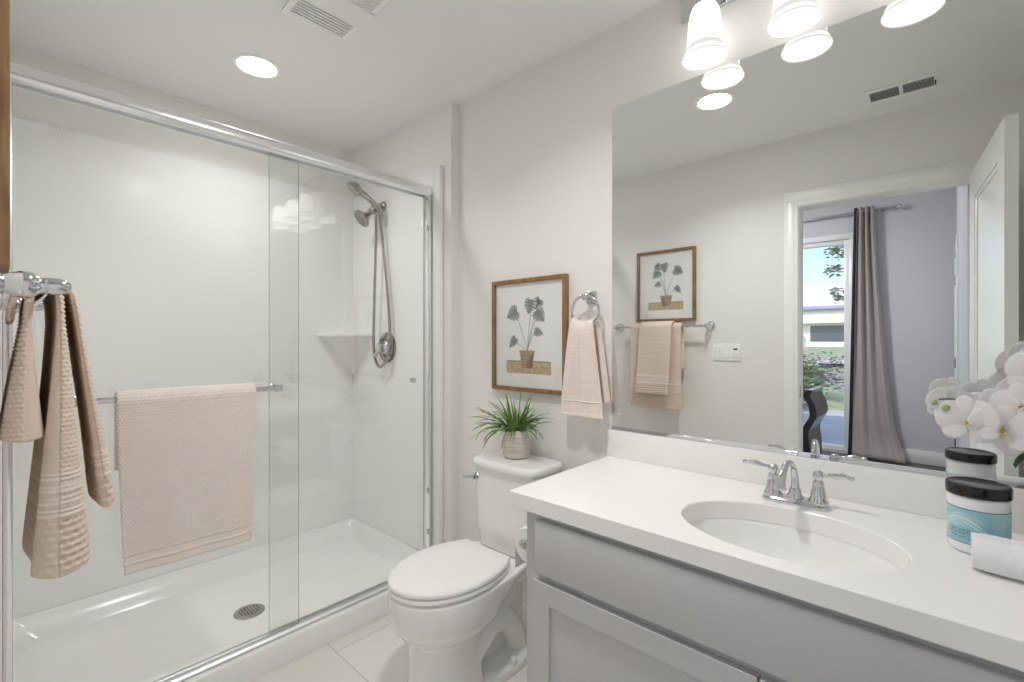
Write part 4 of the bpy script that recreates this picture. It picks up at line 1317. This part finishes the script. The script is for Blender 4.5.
def petal(bm, M, ln, wd, cup, shape=0.6, n=10, mi=0):
    # an oval disc, narrowed towards its root, cupped and slightly ruffled
    def P(rho, th):
        y = ln * 0.5 * (1 - rho * math.cos(th)); t = y / ln
        k = 0.45 + 0.55 * min(1.0, t / 0.45) ** 0.8
        x = wd * rho * math.sin(th) * k
        z = cup * math.sin(t * PI * 0.75) - 0.18 * x * x / wd + 0.020 * ln * rho ** 3 * math.sin(3 * th + 1.0)
        return M @ Vector((x, y, z))
    m = 22
    c = bm.verts.new(P(0, 0)); prev = None
    for i in range(1, 6):
        row = [bm.verts.new(P(i / 5, 2 * PI * k / m)) for k in range(m)]
        for k in range(m):
            k2 = (k + 1) % m
            f = bm.faces.new((c, row[k], row[k2]) if prev is None else (prev[k], row[k], row[k2], prev[k2]))
            f.material_index = mi
        prev = row
def flower(c, facing, size, roll, lipmat=LIPY):
    size = size * 1.2
    d = Vector(facing).normalized()
    Rm = d.to_track_quat('Z', 'Y').to_matrix().to_4x4()
    base = Matrix.Translation(Vector(c)) @ Rm @ Matrix.Rotation(roll, 4, 'Z')
    bm = bmesh.new()
    for a in (0, 2.2, -2.2):
        petal(bm, base @ Matrix.Translation((0, 0, -0.002)) @ Matrix.Rotation(a, 4, 'Z') @ Matrix.Rotation(0.1, 4, 'X'), 0.95 * size, 0.36 * size, 0.08 * size, 0.7)
    for a in (1.2, -1.2):
        petal(bm, base @ Matrix.Rotation(a, 4, 'Z') @ Matrix.Rotation(0.12, 4, 'X'), 0.98 * size, 0.60 * size, 0.10 * size, 0.5)
    fl = obj('flower', bm, PETAL, orc, True, None)
    md = fl.modifiers.new('thickness', 'SOLIDIFY'); md.thickness = 0.0007
    bm = bmesh.new()
    lathe(bm, [(0.10 * size, 0.0), (0.09 * size, 0.1 * size), (0.05 * size, 0.22 * size), (0.001, 0.26 * size)], base @ Vector((0, -0.04 * size, 0)), d, 12, mi=1)
    petal(bm, base @ Matrix.Translation((0, -0.04 * size, 0.06 * size)) @ Matrix.Rotation(PI, 4, 'Z') @ Matrix.Rotation(-0.5, 4, 'X'), 0.36 * size, 0.12 * size, 0.10 * size, 0.6, 8, 0)
    for s in (-1, 1):
        petal(bm, base @ Matrix.Translation((s * 0.05 * size, -0.05 * size, 0.05 * size)) @ Matrix.Rotation(PI + s * 0.9, 4, 'Z') @ Matrix.Rotation(0.9, 4, 'X'), 0.22 * size, 0.09 * size, 0.05 * size, 0.6, 6, 0)
    lp = obj('lip', bm, [LIP, lipmat], fl, True, None)
    md = lp.modifiers.new('thickness', 'SOLIDIFY'); md.thickness = 0.0008
for c, fc, sz, rl_, lm in (((0.040, 1.385, 1.100), (-0.35, -0.9, -0.05), 0.048, 0.1, LIPY), ((0.088, 1.375, 1.090), (-0.15, -0.95, -0.1), 0.046, -0.15, LIPY),
                           ((0.012, 1.412, 1.128), (-0.3, 0.9, 0.2), 0.038, 0.2, LIPY), ((0.075, 1.420, 1.118), (0.1, 0.95, 0.1), 0.044, 0.0, LIPB),
                           ((0.118, 1.395, 1.135), (-0.5, -0.8, 0.25), 0.044, 0.3, LIPB), ((0.140, 1.425, 1.200), (-0.6, -0.75, 0.1), 0.046, -0.2, LIPB),
                           ((0.150, 1.395, 1.100), (0.1, -0.98, 0.0), 0.046, 0.15, LIPY), ((0.175, 1.410, 1.165), (0.1, -0.98, 0.1), 0.046, 0.1, LIPY),
                           ((0.165, 1.455, 1.225), (-0.2, 0.95, 0.1), 0.044, 0.1, LIPB), ((0.205, 1.42, 1.25), (0.2, -0.95, 0.1), 0.046, 0.0, LIPY),
                           ((0.130, 1.445, 1.150), (-0.2, 0.95, 0.05), 0.044, 0.2, LIPB), ((0.115, 1.415, 1.065), (-0.3, -0.9, -0.2), 0.036, 0.4, LIPY)):
    flower(c, fc, sz, rl_, lm)

# ---------------------------------------------------------------- lights of the room
vl2 = thing('vanity_light', 'chrome three-light vanity fixture with frosted bell shades above the mirror', 'light fixture', (-0.307, WY, 2.39))
bm = boxes(((-0.66, WY - 0.020, 2.345), (0.046, WY - 0.0005, 2.440)), bevel=0.006)
obj('back_plate', bm, CHROME, vl2)
SHX = (-0.552, -0.307, -0.062)
SHY, SHZ = 1.497, 2.152
for x in SHX:
    bm = bmesh.new()
    tube(bm, smooth_path([(x, WY - 0.018, 2.40), (x, SHY + 0.04, 2.412), (x, SHY + 0.005, 2.402), (x, SHY, 2.37), (x, SHY, 2.345)], 6), 0.008, 12)
    lathe(bm, [(0.012, 0.205), (0.020, 0.200), (0.024, 0.190), (0.026, 0.168), (0.030, 0.160), (0.030, 0.156)], (x, SHY, SHZ), (0, 0, 1), 24, True, True)
    obj('arm', bm, CHROME, vl2, True, 40)
    bm = bmesh.new()
    lathe(bm, [(0.028, 0.166), (0.036, 0.160), (0.043, 0.145), (0.048, 0.115), (0.051, 0.07), (0.0522, 0.050), (0.0535, 0.036)], (x, SHY, SHZ), (0, 0, 1), 40, True)
    lathe(bm, [(0.0535, 0.036), (0.055, 0.030), (0.059, 0.018)], (x, SHY, SHZ), (0, 0, 1), 40, mi=1)  # dimmed band stands in for the shading line above the lip
    lathe(bm, [(0.059, 0.018), (0.066, 0.005)], (x, SHY, SHZ), (0, 0, 1), 40)
    lathe(bm, [(0.066, 0.005), (0.0678, 0.001), (0.0665, -0.002), (0.0645, 0.002)], (x, SHY, SHZ), (0, 0, 1), 40, mi=1)
    lathe(bm, [(0.0645, 0.002), (0.057, 0.018), (0.050, 0.036), (0.048, 0.07), (0.043, 0.12), (0.03, 0.15), (0.001, 0.152)], (x, SHY, SHZ), (0, 0, 1), 40)
    bmesh.ops.remove_doubles(bm, verts=bm.verts, dist=1e-6)
    obj('lamp_shade', bm, [SHADE, SHADERIM], vl2, True, 60)
def downlight(x, y, label):
    t = thing('downlight', label, 'light', (x, y, CZ), 'recessed ceiling lights')
    bm = bmesh.new()
    lathe(bm, [(0.096, 0.0), (0.096, -0.003), (0.088, -0.006), (0.078, -0.004), (0.074, -0.001)], (x, y, CZ), (0, 0, 1), 48)
    obj('trim_ring', bm, TRIM, t, True, 50)
    bm = bmesh.new()
    lathe(bm, [(0.076, -0.0015), (0.05, -0.003), (0.001, -0.0035)], (x, y, CZ), (0, 0, 1), 48)
    obj('lens', bm, CAN, t)
    ld = bpy.data.lights.new('downlight_beam', 'AREA')
    ld.shape = 'DISK'; ld.size = 0.15; ld.energy = CAN_W; ld.spread = math.radians(135)
    ld.color = (1.0, 0.99, 0.98)
    lo = bpy.data.objects.new('downlight_beam', ld); sc.collection.objects.link(lo)
    lo.parent = t; lo.location = (0, 0, -0.0045)
    return t
dl = downlight(-2.212, 0.765, 'round recessed light in the ceiling over the shower')
dup(dl, (-0.845, 0.735, CZ), 0, 'round recessed light in the ceiling in front of the mirror')
for o_ in dl.children:                      # the one in the shower is dimmer
    if o_.type == 'LIGHT':
        o_.data = o_.data.copy(); o_.data.energy = CAN_W * 0.55

# ceiling exhaust fan: a flat cover with a slatted strip along two sides
fanx0, fanx1, fany0, fany1 = -1.765, -1.425, 0.69, 0.93
fan = thing('exhaust_fan', 'white square ceiling fan cover with two slatted strips', 'fan', (-1.595, 0.80, CZ))
obj('cover', boxes(((-1.632, fany0, CZ - 0.016), (-1.528, fany1, CZ - 0.0003)), ((fanx0, fany0, CZ - 0.010), (-1.742, fany1, CZ - 0.0003)), ((-1.443, fany0, CZ - 0.010), (fanx1, fany1, CZ - 0.0003)),
                   ((-1.742, fany1 - 0.02, CZ - 0.010), (-1.632, fany1, CZ - 0.0003)), ((-1.528, fany1 - 0.02, CZ - 0.010), (-1.443, fany1, CZ - 0.0003)),
                   ((-1.742, fany0, CZ - 0.010), (-1.632, fany0 + 0.02, CZ - 0.0003)), ((-1.528, fany0, CZ - 0.010), (-1.443, fany0 + 0.02, CZ - 0.0003)), bevel=0.002), TRIM, fan)
for x0, x1 in ((-1.742, -1.632), (-1.528, -1.443)):
    bm = bmesh.new()
    box(bm, (x0, fany0 + 0.02, CZ - 0.002), (x1, fany1 - 0.02, CZ - 0.0003), mi=1)  # dark sheet painted in for the shade behind the slats
    k = 0
    n = 7
    for k in range(n):
        xa = x0 + (x1 - x0) * (k + 0.5) / n
        box(bm, (xa - 0.0045, fany0 + 0.02, CZ - 0.011), (xa + 0.003, fany1 - 0.02, CZ - 0.004))
    obj('grille', bm, [TRIM, DARKGAP], fan, smooth=False)
# supply register
rx0, rx1, ry0, ry1 = -0.295, -0.004, 0.165, 0.335
reg = thing('ceiling_vent', 'white two-section air vent in the ceiling seen in the mirror', 'vent', (-0.15, 0.25, CZ))
obj('frame', boxes(((rx0, ry0, CZ - 0.006), (rx1, ry0 + 0.03, CZ - 0.0003)), ((rx0, ry1 - 0.03, CZ - 0.006), (rx1, ry1, CZ - 0.0003)),
                   ((rx0, ry0 + 0.03, CZ - 0.006), (rx0 + 0.028, ry1 - 0.03, CZ - 0.0003)), ((rx1 - 0.028, ry0 + 0.03, CZ - 0.006), (rx1, ry1 - 0.03, CZ - 0.0003)),
                   ((-0.157, ry0 + 0.03, CZ - 0.006), (-0.142, ry1 - 0.03, CZ - 0.0003)), bevel=0.0015, seg=1), TRIM, reg)
for x0, x1 in ((rx0 + 0.028, -0.157), (-0.142, rx1 - 0.028)):
    bm = bmesh.new()
    box(bm, (x0, ry0 + 0.03, CZ - 0.0015), (x1, ry1 - 0.03, CZ - 0.0003), mi=1)  # flat dark backing gives the louver gaps their shade by colour
    for k in range(8):
        y = ry0 + 0.03 + (ry1 - ry0 - 0.06) * (k + 0.5) / 8
        b2 = bmesh.new(); box(b2, (x0, -0.0030, -0.0006), (x1, 0.0030, 0.0006))
        merge(bm, b2, 0, Matrix.Translation((0, y, CZ - 0.005)) @ Matrix.Rotation(-0.5, 4, 'X'))
    obj('louver', bm, [TRIM, DARKGAP], reg, smooth=False)
obj('damper_lever', boxes(((rx1 - 0.026, 0.225, CZ - 0.014), (rx1 - 0.021, 0.262, CZ - 0.006)), bevel=0.001), DARKGAP, reg)

# switch plate
sw = thing('light_switch', 'white three-gang switch plate on the wall beside the doorway', 'switch', (-1.03, OY, 1.19))
SX0, SX1, SZ0, SZ1 = -1.114, -0.944, 1.137, 1.250
obj('plate', boxes(((SX0, OY, SZ0), (SX1, OY + 0.006, SZ1)), bevel=0.002), TRIM, sw)
for k in range(3):
    cx = SX0 + (SX1 - SX0) * (k + 0.5) / 3
    if k < 2:
        bm = bmesh.new()
        prism(bm, [Vector((cx - 0.0165, OY + 0.006, 1.16)), Vector((cx - 0.0165, OY + (0.011 if k else 0.007), 1.16)), Vector((cx - 0.0165, OY + (0.007 if k else 0.011), 1.227)), Vector((cx - 0.0165, OY + 0.006, 1.227))], 0.033, (1, 0, 0), 0.001, 1)
        obj('rocker', bm, TRIM, sw, True, 30)
    else:
        bm = boxes(((cx - 0.0165, OY + 0.006, 1.16), (cx + 0.0165, OY + 0.009, 1.227)), bevel=0.001)
        box(bm, (cx - 0.012, OY + 0.009, 1.206), (cx + 0.012, OY + 0.0105, 1.217), mi=1)
        for z in (1.168, 1.182):
            box(bm, (cx - 0.012, OY + 0.009, z), (cx + 0.012, OY + 0.0105, z + 0.008), 0.0005)
        obj('timer', bm, [TRIM, DARKGAP], sw, True, 30)

# ---------------------------------------------------------------- curtain and rod in the bedroom
rod = thing('curtain_rod', 'grey curtain rod with a round finial over the patio window', 'curtain rod', (-1.7, BY + 0.09, 2.655))
bm = bmesh.new(); tube(bm, [(-3.0, BY + 0.09, 2.655), (-0.375, BY + 0.09, 2.655)], 0.011, 12)
obj('rod', bm, BRUSHED, rod)
bm = bmesh.new(); lathe(bm, [(0.012, 0), (0.018, 0.004), (0.012, 0.012), (0.022, 0.022), (0.029, 0.04), (0.022, 0.058), (0.006, 0.066), (0.001, 0.067)], (-0.378, BY + 0.09, 2.655), (1, 0, 0), 20, True)
obj('finial', bm, BRUSHED, rod)
bm = bmesh.new()
for x in (-0.47, -2.95):
    bm = bmesh.new(); lathe(bm, [(0.022, 0.0), (0.022, 0.006), (0.008, 0.010), (0.008, 0.088)], (x, BY, 2.655), (0, 1, 0), 14, True, True)
    obj('bracket', bm, BRUSHED, rod)
CURT = mat('grey_curtain', (172, 167, 163), 0.75, sheen=0.2); LINING = mat('dark_lining', (42, 44, 58), 0.8)
bm = bmesh.new()
nz, nxx = 60, 140
rows = []
for i in range(nz + 1):
    t = i / nz                      # 0 top, 1 bottom
    z = 2.70 * (1 - t) + 0.012 * t
    e_ = t ** 1.5
    xl = -0.715 + (-0.775 + 0.715) * t
    xr = -0.545 + (-0.335 + 0.545) * e_
    if t > 0.86: xr += 0.06 * (t - 0.86) / 0.14
    row = []
    for k in range(nxx + 1):
        u = k / nxx
        x = xl + (xr - xl) * (u + 0.015 * math.sin(u * 15 + 3 * t))
        amp = 0.036 * (1 - 0.35 * t)
        y = BY + 0.092 + amp * math.sin(u * 2 * PI * 3.5 + 0.8 * t + 0.5) + 0.012 * math.sin(u * 23 + t * 4) * t
        if t > 0.9: y += 0.08 * ((t - 0.9) / 0.1) ** 2 * (0.3 + 0.7 * u)
        row.append(bm.verts.new((x, max(y, BY + 0.02), z)))
    rows.append(row)
for i in range(nz):
    for k in range(nxx):
        f = bm.faces.new((rows[i][k], rows[i][k + 1], rows[i + 1][k + 1], rows[i + 1][k]))
        f.material_index = 1 if (k < 12) else 0
cu = obj('curtain', bm, [CURT, LINING], None, True, None)
md = cu.modifiers.new('thickness', 'SOLIDIFY'); md.thickness = 0.004
tag(recentre(cu), 'grey floor-length curtain with a dark edge gathered beside the patio window', 'curtain')

# black S-curved lounge chair near the window
ch = thing('lounge_chair', 'glossy black chair with an S-curved back beside the curtain, seen in the mirror', 'chair', (-1.1, -2.0, 0))
BLK = mat('black_lacquer', (40, 39, 42), 0.22, coat=0.3)
prof_r = smooth_path([(-0.875, 0.06, 0), (-0.872, 0.30, 0), (-0.885, 0.44, 0), (-0.850, 0.53, 0), (-0.822, 0.60, 0), (-0.838, 0.70, 0), (-0.873, 0.77, 0), (-0.855, 0.825, 0)], 6)
bm = bmesh.new()
front_ = [Vector((p.x, 0, p.y)) for p in prof_r]
back_ = [Vector((p.x - 0.07 + 0.02 * (p.y / 0.8), 0, p.y)) for p in prof_r]
loop = front_ + back_[::-1]
loft(bm, [[Vector((p.x - 0.0, y, p.z)) for p in loop] for y in (-2.25, -2.235, -1.72, -1.705)])
obj('backrest', bm, BLK, ch, True, 40)
bm = bmesh.new()
loft(bm, [[Vector((x, y, z)) for x, z in ((-0.93, 0.36), (-0.93, 0.44), (-1.2, 0.45), (-1.46, 0.45), (-1.5, 0.42), (-1.48, 0.38), (-1.2, 0.36))] for y in (-2.24, -1.715)])
obj('seat', bm, BLK, ch, True, 40)
for x in (-1.44, -0.905):
    for y in (-2.21, -1.745):
        bm = bmesh.new(); tube(bm, [(x, y, 0.0005), (x, y, 0.38 if x < -1 else 0.1)], [0.014, 0.02], 12)
        obj('leg', bm, BLK, ch)

# ---------------------------------------------------------------- outdoors beyond the patio window
struct(obj('ground_patio', boxes(((-9, -7.2, -0.12), (5, BY - 0.12, -0.02))), vary(mat('concrete', (196, 200, 208), 0.85), (186, 190, 198), (206, 210, 216), (2, 2, 2)), smooth=False))
bm = bmesh.new()
vs = [bm.verts.new(p) for p in ((-22, -7.2, -0.05), (10, -7.2, -0.05), (10, -22, 0.88), (-22, -22, 0.88), (10, -45, 1.0), (-22, -45, 1.0))]
bm.faces.new((vs[0], vs[1], vs[2], vs[3])); bm.faces.new((vs[3], vs[2], vs[4], vs[5]))
LAWN = vary(mat('lawn', (152, 166, 134), 0.9), (140, 155, 122), (168, 180, 150), (3, 3, 3))
g = struct(obj('ground_lawn', bm, LAWN, smooth=False)); g.location.z = 0
sdw = g.modifiers.new('thickness', 'SOLIDIFY'); sdw.thickness = 0.1; sdw.offset = -1
# a paler road / drive strip
struct(obj('ground_drive', boxes(((-22, -16.5, 0.545), (10, -14.2, 0.56))), mat('pale_drive', (224, 222, 220), 0.9), smooth=False))
# neighbour house
ho = thing('house', 'low white neighbouring house with a wide pale roof across the lawn', 'house', (-6, -27, 0.95))
SID = mat('white_siding', (226, 228, 226), 0.7); ROOF = mat('pale_roof', (222, 216, 226), 0.8)
bm = boxes(((-13, -31, 0.9), (2, -26.6, 3.2)))
obj('wall', bm, SID, ho, smooth=False)
bm = bmesh.new()
loft(bm, [[Vector((x, y, z)) for y, z in ((-25.9, 3.02), (-25.9, 3.14), (-29, 4.45), (-32, 3.14), (-32, 3.02))] for x in (-13.4, 2.4)])
obj('roof', bm, ROOF, ho, smooth=False)
obj('gutter', boxes(((-13.4, -25.92, 2.86), (2.4, -25.72, 3.05)), bevel=0.02), mat('violet_gutter', (150, 148, 186), 0.6), ho)
obj('fascia', boxes(((-13.2, -26.6, 2.15), (2.2, -26.0, 2.86)), bevel=0.02), SID, ho)
WDK = mat('dark_window', (86, 96, 108), 0.2)
for x0, x1 in ((-10.2, -8.6), (-7.9, -5.9), (-5.4, -3.6), (-2.9, -1.2)):
    w_ = obj('window', boxes(((x0, -26.62, 1.1), (x1, -26.55, 2.12))), TRIM, ho, smooth=False)
    obj('pane', boxes(((x0 + 0.08, -26.56, 1.18), (x1 - 0.08, -26.53, 2.04))), WDK, w_, smooth=False)
# parked car
car = thing('car', 'white car parked across the lawn beyond the window', 'car', (-6.1, -17.4, 0.6))
CARP = mat('white_car_paint', (232, 234, 238), 0.25, coat=0.5)
cprof = [(-2.1, 0.3), (-2.15, 0.62), (-1.9, 0.78), (-1.15, 0.86), (-0.65, 1.28), (0.0, 1.42), (0.8, 1.38), (1.45, 0.98), (2.05, 0.9), (2.15, 0.6), (2.1, 0.3)]
bm = bmesh.new()
loft(bm, [[Vector((-6.1 + x, -17.4 + y * (1 - 0.12 * max(0, (z - 0.9) / 0.5)), 0.62 + z)) for x, z in cprof] for y in (-0.85, -0.8, 0.8, 0.85)])
obj('body', bm, CARP, car, True, 30)
bm = bmesh.new()
for sy in (-1, 1):
    bm = bmesh.new(); prism(bm, [Vector((-6.1 + x, -17.4 + sy * 0.815, 0.62 + z)) for x, z in ((-1.0, 0.9), (-0.58, 1.24), (0.0, 1.34), (0.7, 1.31), (1.2, 0.98))], sy * 0.03, (0, 1, 0))
    obj('window', bm, WDK, car, True, 30)
for x in (-1.35, 1.35):
    for sy in (-1, 1):
        bm = bmesh.new(); lathe(bm, [(0.18, -0.08), (0.31, -0.1), (0.33, -0.06), (0.33, 0.06), (0.31, 0.1), (0.18, 0.08), (0.001, 0.07)], (-6.1 + x, -17.4 + sy * 0.75, 0.62 + 0.33), (0, sy, 0), 24, True)
        obj('wheel', bm, BLACKGLOSS, car)
# leafy shrubs along the patio and a tree branch
def leaves(bm, rnd, n, cen, rad, size, mi_count=1):
    for _ in range(n):
        while True:
            q = Vector((rnd.uniform(-1, 1), rnd.uniform(-1, 1), rnd.uniform(-1, 1)))
            if 0.25 < q.length < 1: break
        q = q * (0.6 + 0.4 * rnd.random())
        c = Vector(cen) + Vector((q.x * rad[0], q.y * rad[1], q.z * rad[2]))
        if c.z < 0.02: c.z = 0.02 + rnd.random() * 0.1
        d = Vector((rnd.gauss(0, 1), rnd.gauss(0, 1), rnd.gauss(0.3, 1))).normalized()
        u, v = frame_of(d)
        s = size * rnd.uniform(0.6, 1.3)
        p = [c - u * s, c + v * s * 0.38 + d * s * 0.12, c + u * s, c - v * s * 0.38 + d * s * 0.12]
        f = bm.faces.new([bm.verts.new(x) for x in p])
        f.material_index = rnd.randrange(mi_count)
G1 = mat('shrub_green', (108, 130, 98), 0.6); G2 = mat('shrub_light', (156, 170, 128), 0.6); G3 = mat('shrub_dark', (72, 92, 78), 0.6)
MV = mat('mauve_blossom', (168, 156, 176), 0.7); RED = mat('red_blossom', (164, 84, 84), 0.7); BARK = mat('bark', (96, 82, 70), 0.9)
def shrub(name, label, cat, cen, rad, n, size, ms, seed, group=None):
    rnd = random.Random(seed)
    t = thing(name, label, cat, (cen[0], cen[1], -0.02), group)
    bm = bmesh.new()
    for k in range(5):
        a = rnd.uniform(0, 2 * PI)
        tube(bm, smooth_path([(cen[0], cen[1], -0.02), (cen[0] + 0.3 * rad[0] * math.cos(a), cen[1] + 0.3 * rad[1] * math.sin(a), cen[2] * 0.7), (cen[0] + 0.6 * rad[0] * math.cos(a), cen[1] + 0.6 * rad[1] * math.sin(a), cen[2] * 1.2)], 4), [0.02, 0.012, 0.006], 6)
    obj('stem', bm, BARK, t)
    bm = bmesh.new(); leaves(bm, rnd, n, cen, rad, size, len(ms))
    obj('foliage', bm, ms, t, True, None, fix=False)
    return t
shrub('shrub', 'broad light green shrub at the edge of the patio beside the window', 'shrub', (-2.15, -6.75, 0.52), (0.75, 0.6, 0.55), 2600, 0.06, [G1, G2, G3], 1)
shrub('shrub', 'shrub with red blossom at the edge of the patio left of the green one', 'shrub', (-3.55, -7.0, 0.42), (0.7, 0.55, 0.45), 1700, 0.05, [G3, RED, G1], 2)
shrub('hedge', 'low mauve-grey hedge behind the green shrub beyond the patio', 'hedge', (-2.9, -8.2, 0.62), (2.3, 0.5, 0.56), 3600, 0.05, [MV, G3, MV], 3)
tr_ = thing('tree', 'small-leaved tree reaching in at the top of the patio window', 'tree', (-1.05, -8.6, 0.0))
bm = bmesh.new()
tube(bm, smooth_path([(-1.05, -8.6, -0.1), (-1.1, -8.6, 1.2), (-0.95, -8.55, 2.4), (-1.05, -8.6, 3.6)], 6), [0.09, 0.07, 0.05, 0.02], 12)
for a, b in (((-0.98, -8.55, 2.2), (-1.75, -8.5, 3.2)), ((-1.0, -8.57, 2.6), (-1.85, -8.6, 2.75)), ((-1.0, -8.57, 2.9), (-0.3, -8.5, 3.7)), ((-1.0, -8.57, 1.9), (-1.7, -8.5, 2.2))):
    tube(bm, smooth_path([a, [(p + q) / 2 + 0.05 for p, q in zip(a, b)], b], 5), [0.03, 0.018, 0.006], 8)
obj('trunk', bm, BARK, tr_)
bm = bmesh.new()
rnd = random.Random(12)
for c, r, n in (((-0.9, -8.6, 3.4), (0.8, 0.7, 0.8), 1200), ((-1.62, -8.5, 3.1), (0.26, 0.3, 0.24), 110), ((-1.7, -8.6, 2.72), (0.2, 0.25, 0.16), 70), ((-1.58, -8.5, 2.2), (0.16, 0.2, 0.2), 60), ((-0.6, -8.5, 2.6), (0.7, 0.5, 0.7), 500)):
    leaves(bm, rnd, n, c, r, 0.055, 3)
obj('foliage', bm, [G1, G3, G2], tr_, True, None, fix=False)
